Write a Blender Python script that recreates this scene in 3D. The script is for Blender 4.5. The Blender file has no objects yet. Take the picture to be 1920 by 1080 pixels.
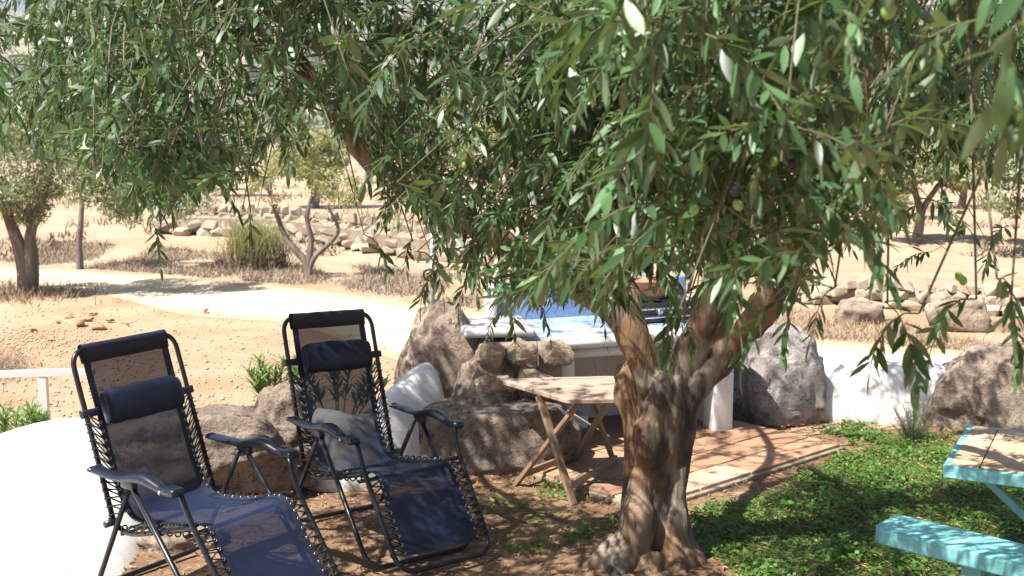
import bpy, bmesh, math, random
import numpy as np
from mathutils import Vector, Matrix, noise

random.seed(7); rng = np.random.default_rng(7)
S = bpy.context.scene
COL = S.collection
PI = math.pi

# ------------------------------------------------------------------ camera, sky, sun, exposure
PITCH = math.atan(260 / 2059.0)
CAMZ = 2.0
F = 2059.0
cam_d = bpy.data.cameras.new('camera'); cam = bpy.data.objects.new('camera', cam_d); COL.objects.link(cam)
cam.location = (0, 0, CAMZ); cam.rotation_euler = (PI / 2 - PITCH, 0, 0)
cam_d.sensor_width = 36; cam_d.lens = F / 1920 * 36
cam_d.clip_start = 0.05; cam_d.clip_end = 3000
cam_d.dof.use_dof = True; cam_d.dof.focus_distance = 4.3; cam_d.dof.aperture_fstop = 6.3
S.camera = cam

SUN = Vector((-0.47, -0.32, 0.86)).normalized()          # direction towards the sun
w = bpy.data.worlds.new('World'); S.world = w; w.use_nodes = True
nt = w.node_tree; nt.nodes.clear()
sky = nt.nodes.new('ShaderNodeTexSky'); sky.sky_type = 'NISHITA'; sky.sun_disc = False
sky.sun_elevation = math.asin(SUN.z); sky.sun_rotation = math.atan2(SUN.x, SUN.y)
sky.air_density = 1.0; sky.dust_density = 2.0
bg = nt.nodes.new('ShaderNodeBackground'); bg.inputs[1].default_value = 0.05
wo = nt.nodes.new('ShaderNodeOutputWorld')
nt.links.new(sky.outputs[0], bg.inputs[0]); nt.links.new(bg.outputs[0], wo.inputs[0])
sd = bpy.data.lights.new('sun', 'SUN'); so = bpy.data.objects.new('sun', sd); COL.objects.link(so)
sd.energy = 5.0; sd.angle = math.radians(0.5); sd.color = (1.0, 0.95, 0.87)
so.rotation_euler = SUN.to_track_quat('Z', 'Y').to_euler()
S.view_settings.view_transform = 'Standard'; S.view_settings.look = 'None'
S.view_settings.gamma = 1; S.view_settings.exposure = 1.30
S.view_settings.use_curve_mapping = False
S.cycles.max_bounces = 8; S.cycles.diffuse_bounces = 1; S.cycles.transparent_max_bounces = 12
S.cycles.use_denoising = True

# ------------------------------------------------------------------ helpers
CP, SP = math.cos(PITCH), math.sin(PITCH)
def ray(px, py):
    u = (px - 960) / F; v = (540 - py) / F
    return Vector((u, CP + v * SP, -SP + v * CP))
def at(px, py, D):                      # point of the place at distance D along y
    r = ray(px, py); return Vector((0, 0, CAMZ)) + r * (D / r.y)
def atz(px, py, z=0.0):                 # point of the place at height z
    r = ray(px, py); return Vector((0, 0, CAMZ)) + r * ((z - CAMZ) / r.z)
def proj(P):
    P = np.asarray(P, float); x = P[..., 0]; y = P[..., 1]; z = P[..., 2] - CAMZ
    dep = y * CP - z * SP; up = y * SP + z * CP
    dep = np.where(dep > 0.05, dep, 0.05)
    return 960 + F * x / dep, 540 - F * up / dep

def sm(a, b, t):
    t = min(1, max(0, (t - a) / (b - a))); return t * t * (3 - 2 * t)

def tag(o, label=None, cat=None, group=None, kind=None):
    if label: o['label'] = label
    if cat: o['category'] = cat
    if group: o['group'] = group
    if kind: o['kind'] = kind
    return o
def empty(name, loc, rz=0, **k):
    o = bpy.data.objects.new(name, None); COL.objects.link(o)
    o.location = loc; o.rotation_euler = (0, 0, rz); o.empty_display_size = 0.1
    return tag(o, **k)
def link(name, me, parent=None, m=None):
    o = bpy.data.objects.new(name, me); COL.objects.link(o)
    if m is not None and not me.materials: me.materials.append(m)
    if parent is not None: o.parent = parent
    return o
def mesh(name, V, Fc, smooth=False):
    me = bpy.data.meshes.new(name)
    me.from_pydata([tuple(v) for v in V], [], [tuple(f) for f in Fc]); me.update()
    if smooth: me.polygons.foreach_set('use_smooth', [True] * len(me.polygons))
    return me
def tri_mesh(name, V, T, tint=None, smooth=False):
    V = np.asarray(V, np.float32); T = np.asarray(T, np.int32)
    me = bpy.data.meshes.new(name)
    me.vertices.add(len(V)); me.vertices.foreach_set('co', V.ravel())
    me.loops.add(len(T) * 3); me.loops.foreach_set('vertex_index', T.ravel())
    me.polygons.add(len(T)); me.polygons.foreach_set('loop_start', np.arange(0, len(T) * 3, 3, dtype=np.int32))
    if smooth: me.polygons.foreach_set('use_smooth', np.ones(len(T), bool))
    me.update(calc_edges=True)
    if tint is not None:
        a = me.attributes.new('tint', 'FLOAT', 'POINT'); a.data.foreach_set('value', np.asarray(tint, np.float32))
    return me
def bake(me, M):                       # move a mesh from world into the frame of its parent
    me.transform(M); return me

class MB:
    """collects simple shapes into one mesh"""
    def __init__(s): s.V = []; s.F = []
    def add(s, V, Fc):
        n = len(s.V); s.V += [Vector(v) for v in V]; s.F += [tuple(i + n for i in f) for f in Fc]; return s
    def box(s, c, d, rz=0.0, M=None, bev=0.0):
        x, y, z = d[0] / 2, d[1] / 2, d[2] / 2; b = min(bev, x * .9, y * .9, z * .9)
        R = Matrix.Translation(c) @ Matrix.Rotation(rz, 4, 'Z') if M is None else Matrix.Translation(c) @ M
        if b <= 0:
            V = [R @ Vector((i * x, j * y, k * z)) for i in (-1, 1) for j in (-1, 1) for k in (-1, 1)]
            return s.add(V, [(0, 1, 3, 2), (4, 6, 7, 5), (0, 4, 5, 1), (2, 3, 7, 6), (0, 2, 6, 4), (1, 5, 7, 3)])
        bm = bmesh.new(); bmesh.ops.create_cube(bm, size=1)
        for v in bm.verts: v.co = Vector((v.co.x * 2 * x, v.co.y * 2 * y, v.co.z * 2 * z))
        bmesh.ops.bevel(bm, geom=bm.edges[:], offset=b, segments=2, affect='EDGES', profile=0.6)
        bm.verts.index_update()
        s.add([R @ v.co for v in bm.verts], [[v.index for v in f.verts] for f in bm.faces]); bm.free(); return s
    def tube(s, pts, r, n=8, cap=True, flat=1.0):
        pts = [Vector(p) for p in pts]; m = len(pts)
        rr = r if isinstance(r, (list, tuple)) else [r] * m
        base = len(s.V); up = None
        for i, p in enumerate(pts):
            t = (pts[min(i + 1, m - 1)] - pts[max(i - 1, 0)])
            if t.length < 1e-9: t = Vector((0, 0, 1))
            t.normalize()
            if up is None:
                up = Vector((0, 0, 1)) if abs(t.z) < .9 else Vector((1, 0, 0))
            a = (up - t * up.dot(t)); 
            if a.length < 1e-6: a = t.orthogonal()
            a.normalize(); b = t.cross(a); up = a
            for k in range(n):
                th = 2 * PI * k / n
                s.V.append(p + (a * math.cos(th) * flat + b * math.sin(th)) * rr[i])
        for i in range(m - 1):
            for k in range(n):
                k2 = (k + 1) % n
                s.F.append((base + i * n + k, base + i * n + k2, base + (i + 1) * n + k2, base + (i + 1) * n + k))
        if cap:
            s.F.append(tuple(base + k for k in range(n))[::-1]); s.F.append(tuple(base + (m - 1) * n + k for k in range(n)))
        return s
    def torus(s, c, R, r, axis, n=10, k=5):
        axis = Vector(axis).normalized(); a = axis.orthogonal().normalized(); b = axis.cross(a)
        base = len(s.V)
        for i in range(n):
            th = 2 * PI * i / n; d = a * math.cos(th) + b * math.sin(th)
            for j in range(k):
                ph = 2 * PI * j / k
                s.V.append(Vector(c) + d * (R + r * math.cos(ph)) + axis * r * math.sin(ph))
        for i in range(n):
            for j in range(k):
                s.F.append((base + i * k + j, base + ((i + 1) % n) * k + j, base + ((i + 1) % n) * k + (j + 1) % k, base + i * k + (j + 1) % k))
        return s
    def build(s, name, m, parent=None, smooth=True, M=None):
        me = mesh(name, s.V, s.F, smooth)
        if M is not None: me.transform(M)
        return link(name, me, parent, m)

def catmull(P, n=6):
    P = [Vector(p) for p in P]; out = []
    for i in range(len(P) - 1):
        a = P[max(i - 1, 0)]; b = P[i]; c = P[i + 1]; d = P[min(i + 2, len(P) - 1)]
        for k in range(n):
            t = k / n
            out.append(.5 * ((2 * b) + (c - a) * t + (2 * a - 5 * b + 4 * c - d) * t * t + (3 * b - a - 3 * c + d) * t ** 3))
    out.append(P[-1]); return out
def fillet(P, r, n=5):                 # polyline with rounded corners
    P = [Vector(p) for p in P]; out = [P[0]]
    for i in range(1, len(P) - 1):
        a = (P[i - 1] - P[i]); b = (P[i + 1] - P[i]); q = min(r, a.length * .45, b.length * .45)
        a.normalize(); b.normalize(); p0 = P[i] + a * q; p2 = P[i] + b * q
        for k in range(n + 1):
            t = k / n; out.append(p0 * (1 - t) ** 2 + P[i] * 2 * t * (1 - t) + p2 * t * t)
    out.append(P[-1]); return out

# ------------------------------------------------------------------ materials
MATS = {}
def nodes(name):
    m = bpy.data.materials.new(name); m.use_nodes = True; t = m.node_tree; t.nodes.clear()
    out = t.nodes.new('ShaderNodeOutputMaterial'); p = t.nodes.new('ShaderNodeBsdfPrincipled')
    t.links.new(p.outputs[0], out.inputs[0]); return m, t, p, out
def c4(c): return (c[0], c[1], c[2], 1)
def noise_n(t, vec, scale, detail=5, rough=.55, dist=0.0):
    n = t.nodes.new('ShaderNodeTexNoise'); n.inputs['Scale'].default_value = scale
    n.inputs['Detail'].default_value = detail; n.inputs['Roughness'].default_value = rough
    n.inputs['Distortion'].default_value = dist
    t.links.new(vec, n.inputs['Vector']); return n.outputs['Fac']
def ramp(t, fac, a, b):
    r = t.nodes.new('ShaderNodeMapRange'); r.inputs[1].default_value = a; r.inputs[2].default_value = b
    r.interpolation_type = 'SMOOTHSTEP'; t.links.new(fac, r.inputs[0]); return r.outputs[0]
def mixc(t, fac, a, b, mode='MIX'):
    m = t.nodes.new('ShaderNodeMix'); m.data_type = 'RGBA'; m.blend_type = mode
    if isinstance(fac, float): m.inputs[0].default_value = fac
    else: t.links.new(fac, m.inputs[0])
    for i, v in ((6, a), (7, b)):
        if isinstance(v, (tuple, list)): m.inputs[i].default_value = c4(v)
        else: t.links.new(v, m.inputs[i])
    return m.outputs[2]
def math_n(t, op, a, b):
    m = t.nodes.new('ShaderNodeMath'); m.operation = op
    for i, v in ((0, a), (1, b)):
        if isinstance(v, (int, float)): m.inputs[i].default_value = v
        else: t.links.new(v, m.inputs[i])
    return m.outputs[0]
def coords(t, kind='Object', scale=(1, 1, 1)):
    c = t.nodes.new('ShaderNodeTexCoord'); mp = t.nodes.new('ShaderNodeMapping')
    mp.inputs['Scale'].default_value = scale
    if kind == 'World':
        g = t.nodes.new('ShaderNodeNewGeometry'); t.links.new(g.outputs['Position'], mp.inputs['Vector'])
    else: t.links.new(c.outputs[kind], mp.inputs['Vector'])
    return mp.outputs[0]
def bump(t, p, h, strength=.4, dist=.01):
    b = t.nodes.new('ShaderNodeBump'); b.inputs['Strength'].default_value = strength; b.inputs['Distance'].default_value = dist
    t.links.new(h, b.inputs['Height']); t.links.new(b.outputs[0], p.inputs['Normal'])
def obj_rand(t):
    return t.nodes.new('ShaderNodeObjectInfo').outputs['Random']

def simple(name, c1, c2, scale=6, rough=.7, bstr=.3, bdist=.005, stretch=(1, 1, 1), third=None, kind='World',
           fine=60, metal=0.0, vary=0.0, spec=.5, lo=.35, hi=.65):
    m, t, p, out = nodes(name); v = coords(t, kind, stretch)
    n1 = noise_n(t, v, scale, 6); n2 = noise_n(t, v, fine, 4)
    col = mixc(t, ramp(t, n1, lo, hi), c1, c2)
    if third: col = mixc(t, ramp(t, noise_n(t, v, scale * 3.1, 5), .55, .72), col, third)
    col = mixc(t, ramp(t, n2, .3, .75), mixc(t, .35, col, (c1[0] * .35, c1[1] * .35, c1[2] * .35)), col)
    if vary:
        r = obj_rand(t); hs = t.nodes.new('ShaderNodeHueSaturation'); t.links.new(col, hs.inputs['Color'])
        t.links.new(math_n(t, 'ADD', math_n(t, 'MULTIPLY', r, vary), 1 - vary / 2), hs.inputs['Value']); col = hs.outputs[0]
    t.links.new(col, p.inputs['Base Color']); p.inputs['Roughness'].default_value = rough
    p.inputs['Metallic'].default_value = metal; p.inputs['Specular IOR Level'].default_value = spec
    bump(t, p, math_n(t, 'ADD', n1, math_n(t, 'MULTIPLY', n2, .6)), bstr, bdist)
    return m

def leaf_mat(name, top, under, vein=.5, trans=.26, rough=.43, tintc=(.10, .11, .02)):
    m, t, p, out = nodes(name)
    a = t.nodes.new('ShaderNodeAttribute'); a.attribute_name = 'tint'
    g = t.nodes.new('ShaderNodeNewGeometry')
    c = mixc(t, a.outputs['Fac'], tuple(x * .45 for x in top), tuple(x * 1.4 for x in top))
    c = mixc(t, ramp(t, a.outputs['Fac'], .62, .80), c, tuple(min(1, x * 1.9 + .012) for x in top))  # some leaf tops lighter, bright highlights put into the colour
    c = mixc(t, ramp(t, a.outputs['Fac'], .93, .99), c, tintc)
    cu = mixc(t, a.outputs['Fac'], tuple(x * .8 for x in under), tuple(x * 1.1 for x in under))
    col = mixc(t, g.outputs['Backfacing'], c, cu)
    t.links.new(col, p.inputs['Base Color']); p.inputs['Roughness'].default_value = rough
    tr = t.nodes.new('ShaderNodeBsdfTranslucent')
    t.links.new(mixc(t, .55, c, (top[0] * 4.6, top[1] * 3.3, top[2] * 1.2)), tr.inputs['Color'])
    mx = t.nodes.new('ShaderNodeMixShader'); mx.inputs[0].default_value = trans
    t.links.new(p.outputs[0], mx.inputs[1]); t.links.new(tr.outputs[0], mx.inputs[2]); t.links.new(mx.outputs[0], out.inputs[0])
    return m

M_leaf = leaf_mat('olive_leaf', (.044, .102, .038), (.15, .215, .115))
M_far = leaf_mat('far_olive_leaf', (.15, .20, .085), (.32, .36, .25), trans=.25, rough=.6)
M_pale = leaf_mat('pale_leaf', (.20, .24, .10), (.30, .34, .2), trans=.3, rough=.7)
M_clover = leaf_mat('clover_leaf', (.075, .17, .022), (.09, .19, .035), trans=.30, rough=.5, tintc=(.2, .22, .03))
M_oleander = leaf_mat('oleander_leaf', (.09, .18, .05), (.14, .24, .09), trans=.3)
M_rosemary = leaf_mat('rosemary_leaf', (.075, .13, .075), (.16, .2, .15), trans=.2)
M_litter = simple('dead_leaves', (.30, .17, .08), (.42, .28, .15), 9, .8, .2, vary=0)
M_straw = simple('dry_grass', (.42, .33, .20), (.34, .24, .20), 4, .85, .1)
M_brush = simple('dry_brush', (.25, .17, .12), (.36, .28, .18), 3, .85, .1)
M_bark = None
def make_bark():
    m, t, p, out = nodes('olive_bark')
    v = coords(t, 'World', (1, 1, .32)); vf = coords(t, 'World', (1, 1, .18))
    n1 = noise_n(t, v, 7, 7, .6, .6); n2 = noise_n(t, vf, 42, 6, .6, .4); n3 = noise_n(t, coords(t, 'World'), 3.0, 4)
    col = mixc(t, ramp(t, n1, .40, .62), (.045, .032, .025), (.26, .215, .165))
    col = mixc(t, ramp(t, n3, .42, .6), col, mixc(t, ramp(t, n1, .35, .6), (.09, .045, .022), (.24, .145, .08)))
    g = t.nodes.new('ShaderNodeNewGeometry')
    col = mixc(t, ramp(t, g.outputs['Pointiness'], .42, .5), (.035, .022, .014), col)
    col = mixc(t, ramp(t, n2, .30, .42), tuple([.05, .032, .02]), col)
    t.links.new(col, p.inputs['Base Color']); p.inputs['Roughness'].default_value = .8
    bump(t, p, math_n(t, 'ADD', math_n(t, 'MULTIPLY', n2, .8), n1), .9, .015); return m
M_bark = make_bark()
M_twig = simple('twig_bark', (.10, .085, .045), (.15, .145, .07), 20, .75, .1)
M_bark2 = simple('grey_bark', (.13, .10, .085), (.26, .22, .19), 9, .85, .6, .02, (1, 1, .3))

def granite(name, a, b, lich, dark, scale=5):
    m, t, p, out = nodes(name); v = coords(t, 'World')
    n1 = noise_n(t, v, scale, 7, .62); n2 = noise_n(t, v, 70, 4, .7); n3 = noise_n(t, v, scale * 2.7, 6, .65)
    vo = t.nodes.new('ShaderNodeTexVoronoi'); vo.inputs['Scale'].default_value = 130; t.links.new(v, vo.inputs['Vector'])
    col = mixc(t, ramp(t, n1, .38, .62), a, b)
    col = mixc(t, ramp(t, n3, .52, .64), col, lich)
    col = mixc(t, ramp(t, n2, .50, .72), col, dark)
    col = mixc(t, ramp(t, vo.outputs['Distance'], .15, .0), col, tuple(min(1, x * 1.6) for x in b))
    vc = t.nodes.new('ShaderNodeTexVoronoi'); vc.feature = 'DISTANCE_TO_EDGE'; vc.inputs['Scale'].default_value = 2.3
    wp = t.nodes.new('ShaderNodeVectorMath'); wp.operation = 'ADD'; nz = t.nodes.new('ShaderNodeTexNoise'); nz.inputs['Scale'].default_value = 2.5; nz.inputs['Detail'].default_value = 5; t.links.new(v, nz.inputs['Vector']); t.links.new(v, wp.inputs[0]); t.links.new(nz.outputs['Color'], wp.inputs[1]); t.links.new(wp.outputs[0], vc.inputs['Vector'])
    crk = ramp(t, vc.outputs['Distance'], .012, .0); col = mixc(t, math_n(t, 'MULTIPLY', crk, ramp(t, n1, .45, .55)), col, tuple(x * .45 for x in dark))
    t.links.new(col, p.inputs['Base Color']); p.inputs['Roughness'].default_value = .88
    h = math_n(t, 'ADD', math_n(t, 'MULTIPLY', n2, .5), math_n(t, 'MULTIPLY', n3, 1.0))
    bump(t, p, h, .9, .02); return m
M_rock = granite('pink_granite', (.24, .18, .14), (.34, .27, .21), (.17, .13, .11), (.09, .075, .06))
M_rock_l = granite('lichened_granite', (.17, .13, .105), (.27, .21, .16), (.095, .08, .062), (.05, .042, .035), 7)
M_rock_g = granite('grey_granite', (.27, .24, .23), (.38, .34, .32), (.19, .17, .17), (.11, .10, .10), 4)
M_stone = simple('cut_stone', (.28, .205, .14), (.42, .33, .24), 11, .88, .9, .015, third=(.19, .13, .09), vary=.5)
M_mortar = simple('mortar', (.25, .20, .15), (.35, .29, .22), 12, .95, .7, .01)
M_dry = simple('dry_wall_stone', (.36, .28, .205), (.50, .42, .33), 3, .9, .7, .02, vary=.35)

def plaster():
    m, t, p, out = nodes('white_limewash'); v = coords(t, 'World')
    n1 = noise_n(t, v, 2.2, 5); n2 = noise_n(t, v, 26, 6, .65); n3 = noise_n(t, coords(t, 'World', (1, 1, .35)), 5, 6, .7)
    col = mixc(t, ramp(t, n1, .35, .7), (.80, .79, .77), (.74, .735, .73))
    col = mixc(t, ramp(t, n3, .60, .78), col, (.60, .575, .54))
    col = mixc(t, ramp(t, n2, .70, .80), col, (.55, .50, .44))
    vn = t.nodes.new('ShaderNodeTexVoronoi'); vn.feature = 'DISTANCE_TO_EDGE'; vn.inputs['Scale'].default_value = 1.3
    wp = t.nodes.new('ShaderNodeVectorMath'); wp.operation = 'ADD'; nz = t.nodes.new('ShaderNodeTexNoise'); nz.inputs['Scale'].default_value = 3; t.links.new(v, nz.inputs['Vector'])
    t.links.new(v, wp.inputs[0]); t.links.new(nz.outputs['Color'], wp.inputs[1]); t.links.new(wp.outputs[0], vn.inputs['Vector'])
    ck = math_n(t, 'MULTIPLY', ramp(t, vn.outputs['Distance'], .010, .0), ramp(t, n3, .48, .6)); col = mixc(t, ck, col, (.30, .27, .25))
    g = t.nodes.new('ShaderNodeNewGeometry'); sp = t.nodes.new('ShaderNodeSeparateXYZ'); t.links.new(g.outputs['Position'], sp.inputs[0])
    col = mixc(t, ramp(t, math_n(t, 'ADD', sp.outputs['Z'], math_n(t, 'MULTIPLY', n3, .22)), .22, .06), col, (.42, .33, .25))
    t.links.new(col, p.inputs['Base Color']); p.inputs['Roughness'].default_value = .85
    bump(t, p, math_n(t, 'ADD', n2, math_n(t, 'MULTIPLY', n3, 2.0)), .22, .008); return m
M_white = plaster()
M_blue = simple('blue_paint', (.22, .34, .58), (.34, .46, .68), 5, .28, .12, .004, fine=30)
M_bluetop = simple('pale_blue_glaze', (.36, .48, .74), (.50, .60, .80), 4, .25, .15, .004, fine=30)
M_slab = simple('grey_slab', (.42, .41, .44), (.52, .50, .52), 8, .7, .3)
M_tile = simple('terracotta', (.40, .215, .125), (.50, .30, .19), 3, .75, .35, .004, third=(.34, .20, .13), vary=.4, fine=40)
M_tilelight = simple('terracotta_light', (.52, .36, .25), (.56, .41, .29), 4, .75, .3, .004, vary=.15)
def wood(name, a, b, axis, rough=.7, vary=.3, dirt=(.12, .08, .05)):
    sc = [3, 3, 3]; sc[axis] = .35
    m, t, p, out = nodes(name); v = coords(t, 'Object', tuple(sc))
    n1 = noise_n(t, v, 9, 6, .6, .8); n2 = noise_n(t, v, 45, 4, .7, .3)
    col = mixc(t, ramp(t, n1, .35, .65), a, b); col = mixc(t, ramp(t, n2, .62, .75), col, dirt)
    r = obj_rand(t); hs = t.nodes.new('ShaderNodeHueSaturation'); t.links.new(col, hs.inputs['Color'])
    t.links.new(math_n(t, 'ADD', math_n(t, 'MULTIPLY', r, vary), 1 - vary / 2), hs.inputs['Value'])
    t.links.new(hs.outputs[0], p.inputs['Base Color']); p.inputs['Roughness'].default_value = rough
    bump(t, p, n2, .4, .003); return m
M_woodtop = wood('weathered_table_wood', (.30, .20, .14), (.40, .30, .24), 0)
M_woodleg = wood('brown_leg_wood', (.22, .14, .085), (.32, .21, .13), 2)
M_picwood = wood('picnic_wood', (.52, .34, .20), (.62, .44, .29), 0, .6)
def teal():
    m, t, p, out = nodes('turquoise_paint'); v = coords(t, 'Object', (.5, 3, 3))
    n1 = noise_n(t, v, 8, 6, .6); n2 = noise_n(t, coords(t, 'Object'), 38, 5, .7)
    col = mixc(t, ramp(t, n1, .35, .7), (.21, .57, .58), (.27, .66, .66))
    col = mixc(t, ramp(t, n2, .64, .70), col, (.30, .24, .18))
    t.links.new(col, p.inputs['Base Color']); p.inputs['Roughness'].default_value = .55
    bump(t, p, math_n(t, 'ADD', n1, n2), .25, .004); return m
M_teal = teal()
def metal(name, c, rough, met=0.0, coat=0.0):
    m, t, p, out = nodes(name); v = coords(t, 'Object'); n = noise_n(t, v, 30, 4)
    t.links.new(mixc(t, n, tuple(x * .8 for x in c), tuple(min(1, x * 1.2) for x in c)), p.inputs['Base Color'])
    t.links.new(math_n(t, 'ADD', math_n(t, 'MULTIPLY', n, .15), rough - .07), p.inputs['Roughness'])
    p.inputs['Metallic'].default_value = met; p.inputs['Coat Weight'].default_value = coat; return m
M_frame = metal('black_powder_coat', (.007, .008, .012), .32, 0, .1)
M_plastic = metal('black_plastic', (.009, .012, .026), .33, 0, .05)
M_lace = metal('black_cord', (.010, .010, .012), .7)
M_eye = metal('eyelet_steel', (.65, .65, .68), .3, 1.0)
M_galv = metal('white_rail_metal', (.62, .62, .66), .4, .3)
M_chrome = metal('chrome', (.75, .75, .78), .2, 1.0)
M_black = metal('black_enamel', (.02, .02, .024), .25)
def fabric(name, see, c=(.030, .042, .085)):
    m, t, p, out = nodes(name); v = coords(t, 'Object')
    wv = t.nodes.new('ShaderNodeTexNoise'); wv.inputs['Scale'].default_value = 420; t.links.new(v, wv.inputs['Vector'])
    n = noise_n(t, v, 6, 5)
    t.links.new(mixc(t, n, tuple(x * .8 for x in c), tuple(x * 1.25 for x in c)), p.inputs['Base Color'])
    p.inputs['Roughness'].default_value = .5
    p.inputs['Specular IOR Level'].default_value = .35
    bump(t, p, wv.outputs['Fac'], .5, .002)
    if see > 0:
        tr = t.nodes.new('ShaderNodeBsdfTransparent'); mx = t.nodes.new('ShaderNodeMixShader')
        mx.inputs[0].default_value = see
        t.links.new(p.outputs[0], mx.inputs[1]); t.links.new(tr.outputs[0], mx.inputs[2]); t.links.new(mx.outputs[0], out.inputs[0])
    return m
M_sling = fabric('navy_mesh_fabric', .10, (.008, .017, .050))
M_hem = fabric('navy_hem', 0, (.014, .018, .035))
M_pillow = fabric('navy_pillow', 0, (.006, .010, .028))

# ------------------------------------------------------------------ ground
def hgt(x, y):
    z = 0.0
    if y > 18: z += .012 * (y - 18) + .25 * sm(19.6, 21.5, y - .0 * x)
    if y > 80: z += (y - 80) ** 1.25 * .018
    if y > 110:
        k = .75 + .45 * noise.noise(Vector((x * .006, y * .004, 3.1))) + .12 * noise.noise(Vector((x * .02, y * .02, 8)))
        z += 28 * sm(110, 430, y) * (k + .10)
    if y > 24: z += .35 * sm(24, 60, y) * noise.noise(Vector((x * .06, y * .06, 0)))
    if y < 13.0 or x < -6: z += .03 * noise.noise(Vector((x * .8, y * .8, 5))) * sm(8.5, 9.5, y) * (1 - sm(11.2, 12.4, y + .55 * x + 3.0))
    return z
def terrain():
    ys = [-25, -12, -4, 0]
    y = 3.0
    while y < 34: ys.append(y); y += .28
    while y < 700: ys.append(y); y *= 1.035
    NX = 190; V = []; Fc = []
    for y in ys:
        wd = 30 + max(y, 0) * 1.1
        for i in range(NX):
            u = i / (NX - 1) * 2 - 1
            x = wd * (u * .45 + .55 * u ** 3) 
            V.append((x, y, hgt(x, y)))
    for j in range(len(ys) - 1):
        for i in range(NX - 1):
            a = j * NX + i; Fc.append((a, a + 1, a + NX + 1, a + NX))
    m, t, p, out = nodes('earth'); v = coords(t, 'World')
    big = noise_n(t, v, .09, 5, .6); mid = noise_n(t, v, .9, 6, .62); fn = noise_n(t, v, 9, 7, .7); vf = noise_n(t, v, 45, 5, .7)
    dirt = mixc(t, ramp(t, mid, .35, .62), (.42, .25, .145), (.48, .335, .22))
    dirt = mixc(t, ramp(t, fn, .55, .72), dirt, (.36, .20, .105))
    dirt = mixc(t, ramp(t, vf, .60, .72), dirt, (.30, .19, .12))
    g = t.nodes.new('ShaderNodeNewGeometry'); sp = t.nodes.new('ShaderNodeSeparateXYZ'); t.links.new(g.outputs['Position'], sp.inputs[0])
    field = mixc(t, ramp(t, mid, .35, .65), (.40, .275, .18), (.47, .36, .25)); field = mixc(t, ramp(t, fn, .5, .7), field, (.36, .24, .17))
    scrub = mixc(t, ramp(t, noise_n(t, v, .07, 8, .75), .42, .58), (.36, .27, .20), (.10, .125, .065))
    scrub = mixc(t, ramp(t, noise_n(t, v, .5, 8, .8), .52, .6), scrub, (.07, .09, .045))
    col = mixc(t, ramp(t, sp.outputs['Y'], 15.5, 17.5), dirt, field)
    col = mixc(t, ramp(t, math_n(t, 'ADD', sp.outputs['Y'], math_n(t, 'MULTIPLY', big, 60)), 95, 140), col, scrub)
    t.links.new(col, p.inputs['Base Color']); p.inputs['Roughness'].default_value = .95
    bump(t, p, math_n(t, 'ADD', fn, math_n(t, 'MULTIPLY', vf, .4)), .9, .05)
    o = link('ground', mesh('ground', V, Fc, True), None, m); tag(o, 'orange earth and dry field rising to scrubby hills', kind='structure')
terrain()

def edge_blend(m, c):
    t = m.node_tree; p = next(n for n in t.nodes if n.type == 'BSDF_PRINCIPLED'); src = p.inputs['Base Color'].links[0].from_socket
    a = t.nodes.new('ShaderNodeAttribute'); a.attribute_name = 'edge'; n = noise_n(t, coords(t, 'World'), 2.2, 6, .7)
    f = ramp(t, math_n(t, 'ADD', a.outputs['Fac'], math_n(t, 'MULTIPLY', n, .9)), .62, 1.05)
    t.links.new(mixc(t, f, src, c), p.inputs['Base Color'])
def sheet(name, edgeA, edgeB, z, mt, n=10, label=None):
    A = catmull([(a[0], a[1], 0) for a in edgeA], 6); B = catmull([(b[0], b[1], 0) for b in edgeB], 6)
    V = []; Fc = []; m = len(A)
    for i in range(m):
        for k in range(n):
            p = A[i].lerp(B[i], k / (n - 1)); V.append((p.x, p.y, z))
    for i in range(m - 1):
        for k in range(n - 1):
            a = i * n + k; Fc.append((a, a + 1, a + n + 1, a + n))
    me = mesh(name, V, Fc, True); a = me.attributes.new('edge', 'FLOAT', 'POINT'); a.data.foreach_set('value', [abs(k / (n - 1) * 2 - 1) ** 4 for i in range(m) for k in range(n)])
    o = link(name, me, None, mt); return tag(o, label, kind='structure')
M_road = simple('pale_dirt_road', (.56, .46, .33), (.64, .55, .42), .9, .95, .5, .02, fine=14); edge_blend(M_road, (.44, .31, .20))
up = [atz(*q) for q in ((-900, 430), (60, 502), (300, 518), (560, 541), (900, 585), (1550, 640), (2400, 700))]
lo = [atz(*q) for q in ((-900, 440), (0, 528), (330, 588), (560, 612), (840, 700), (1500, 760), (2400, 860))]
sheet('dirt_road', up, lo, .004, M_road, 12, 'pale dusty track crossing behind the garden wall')
M_soil = simple('garden_soil', (.17, .095, .052), (.27, .165, .095), 2.6, .95, .8, .02, third=(.36, .25, .15), fine=22)
sheet('garden_soil', [(-2.2, 1.5), (-2.2, 4), (-2.2, 6.35)], [(4.2, 1.5), (4.2, 4), (4.2, 8.0)], .03, M_soil, 14, 'brown garden soil with leaf litter under the olive tree')

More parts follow.
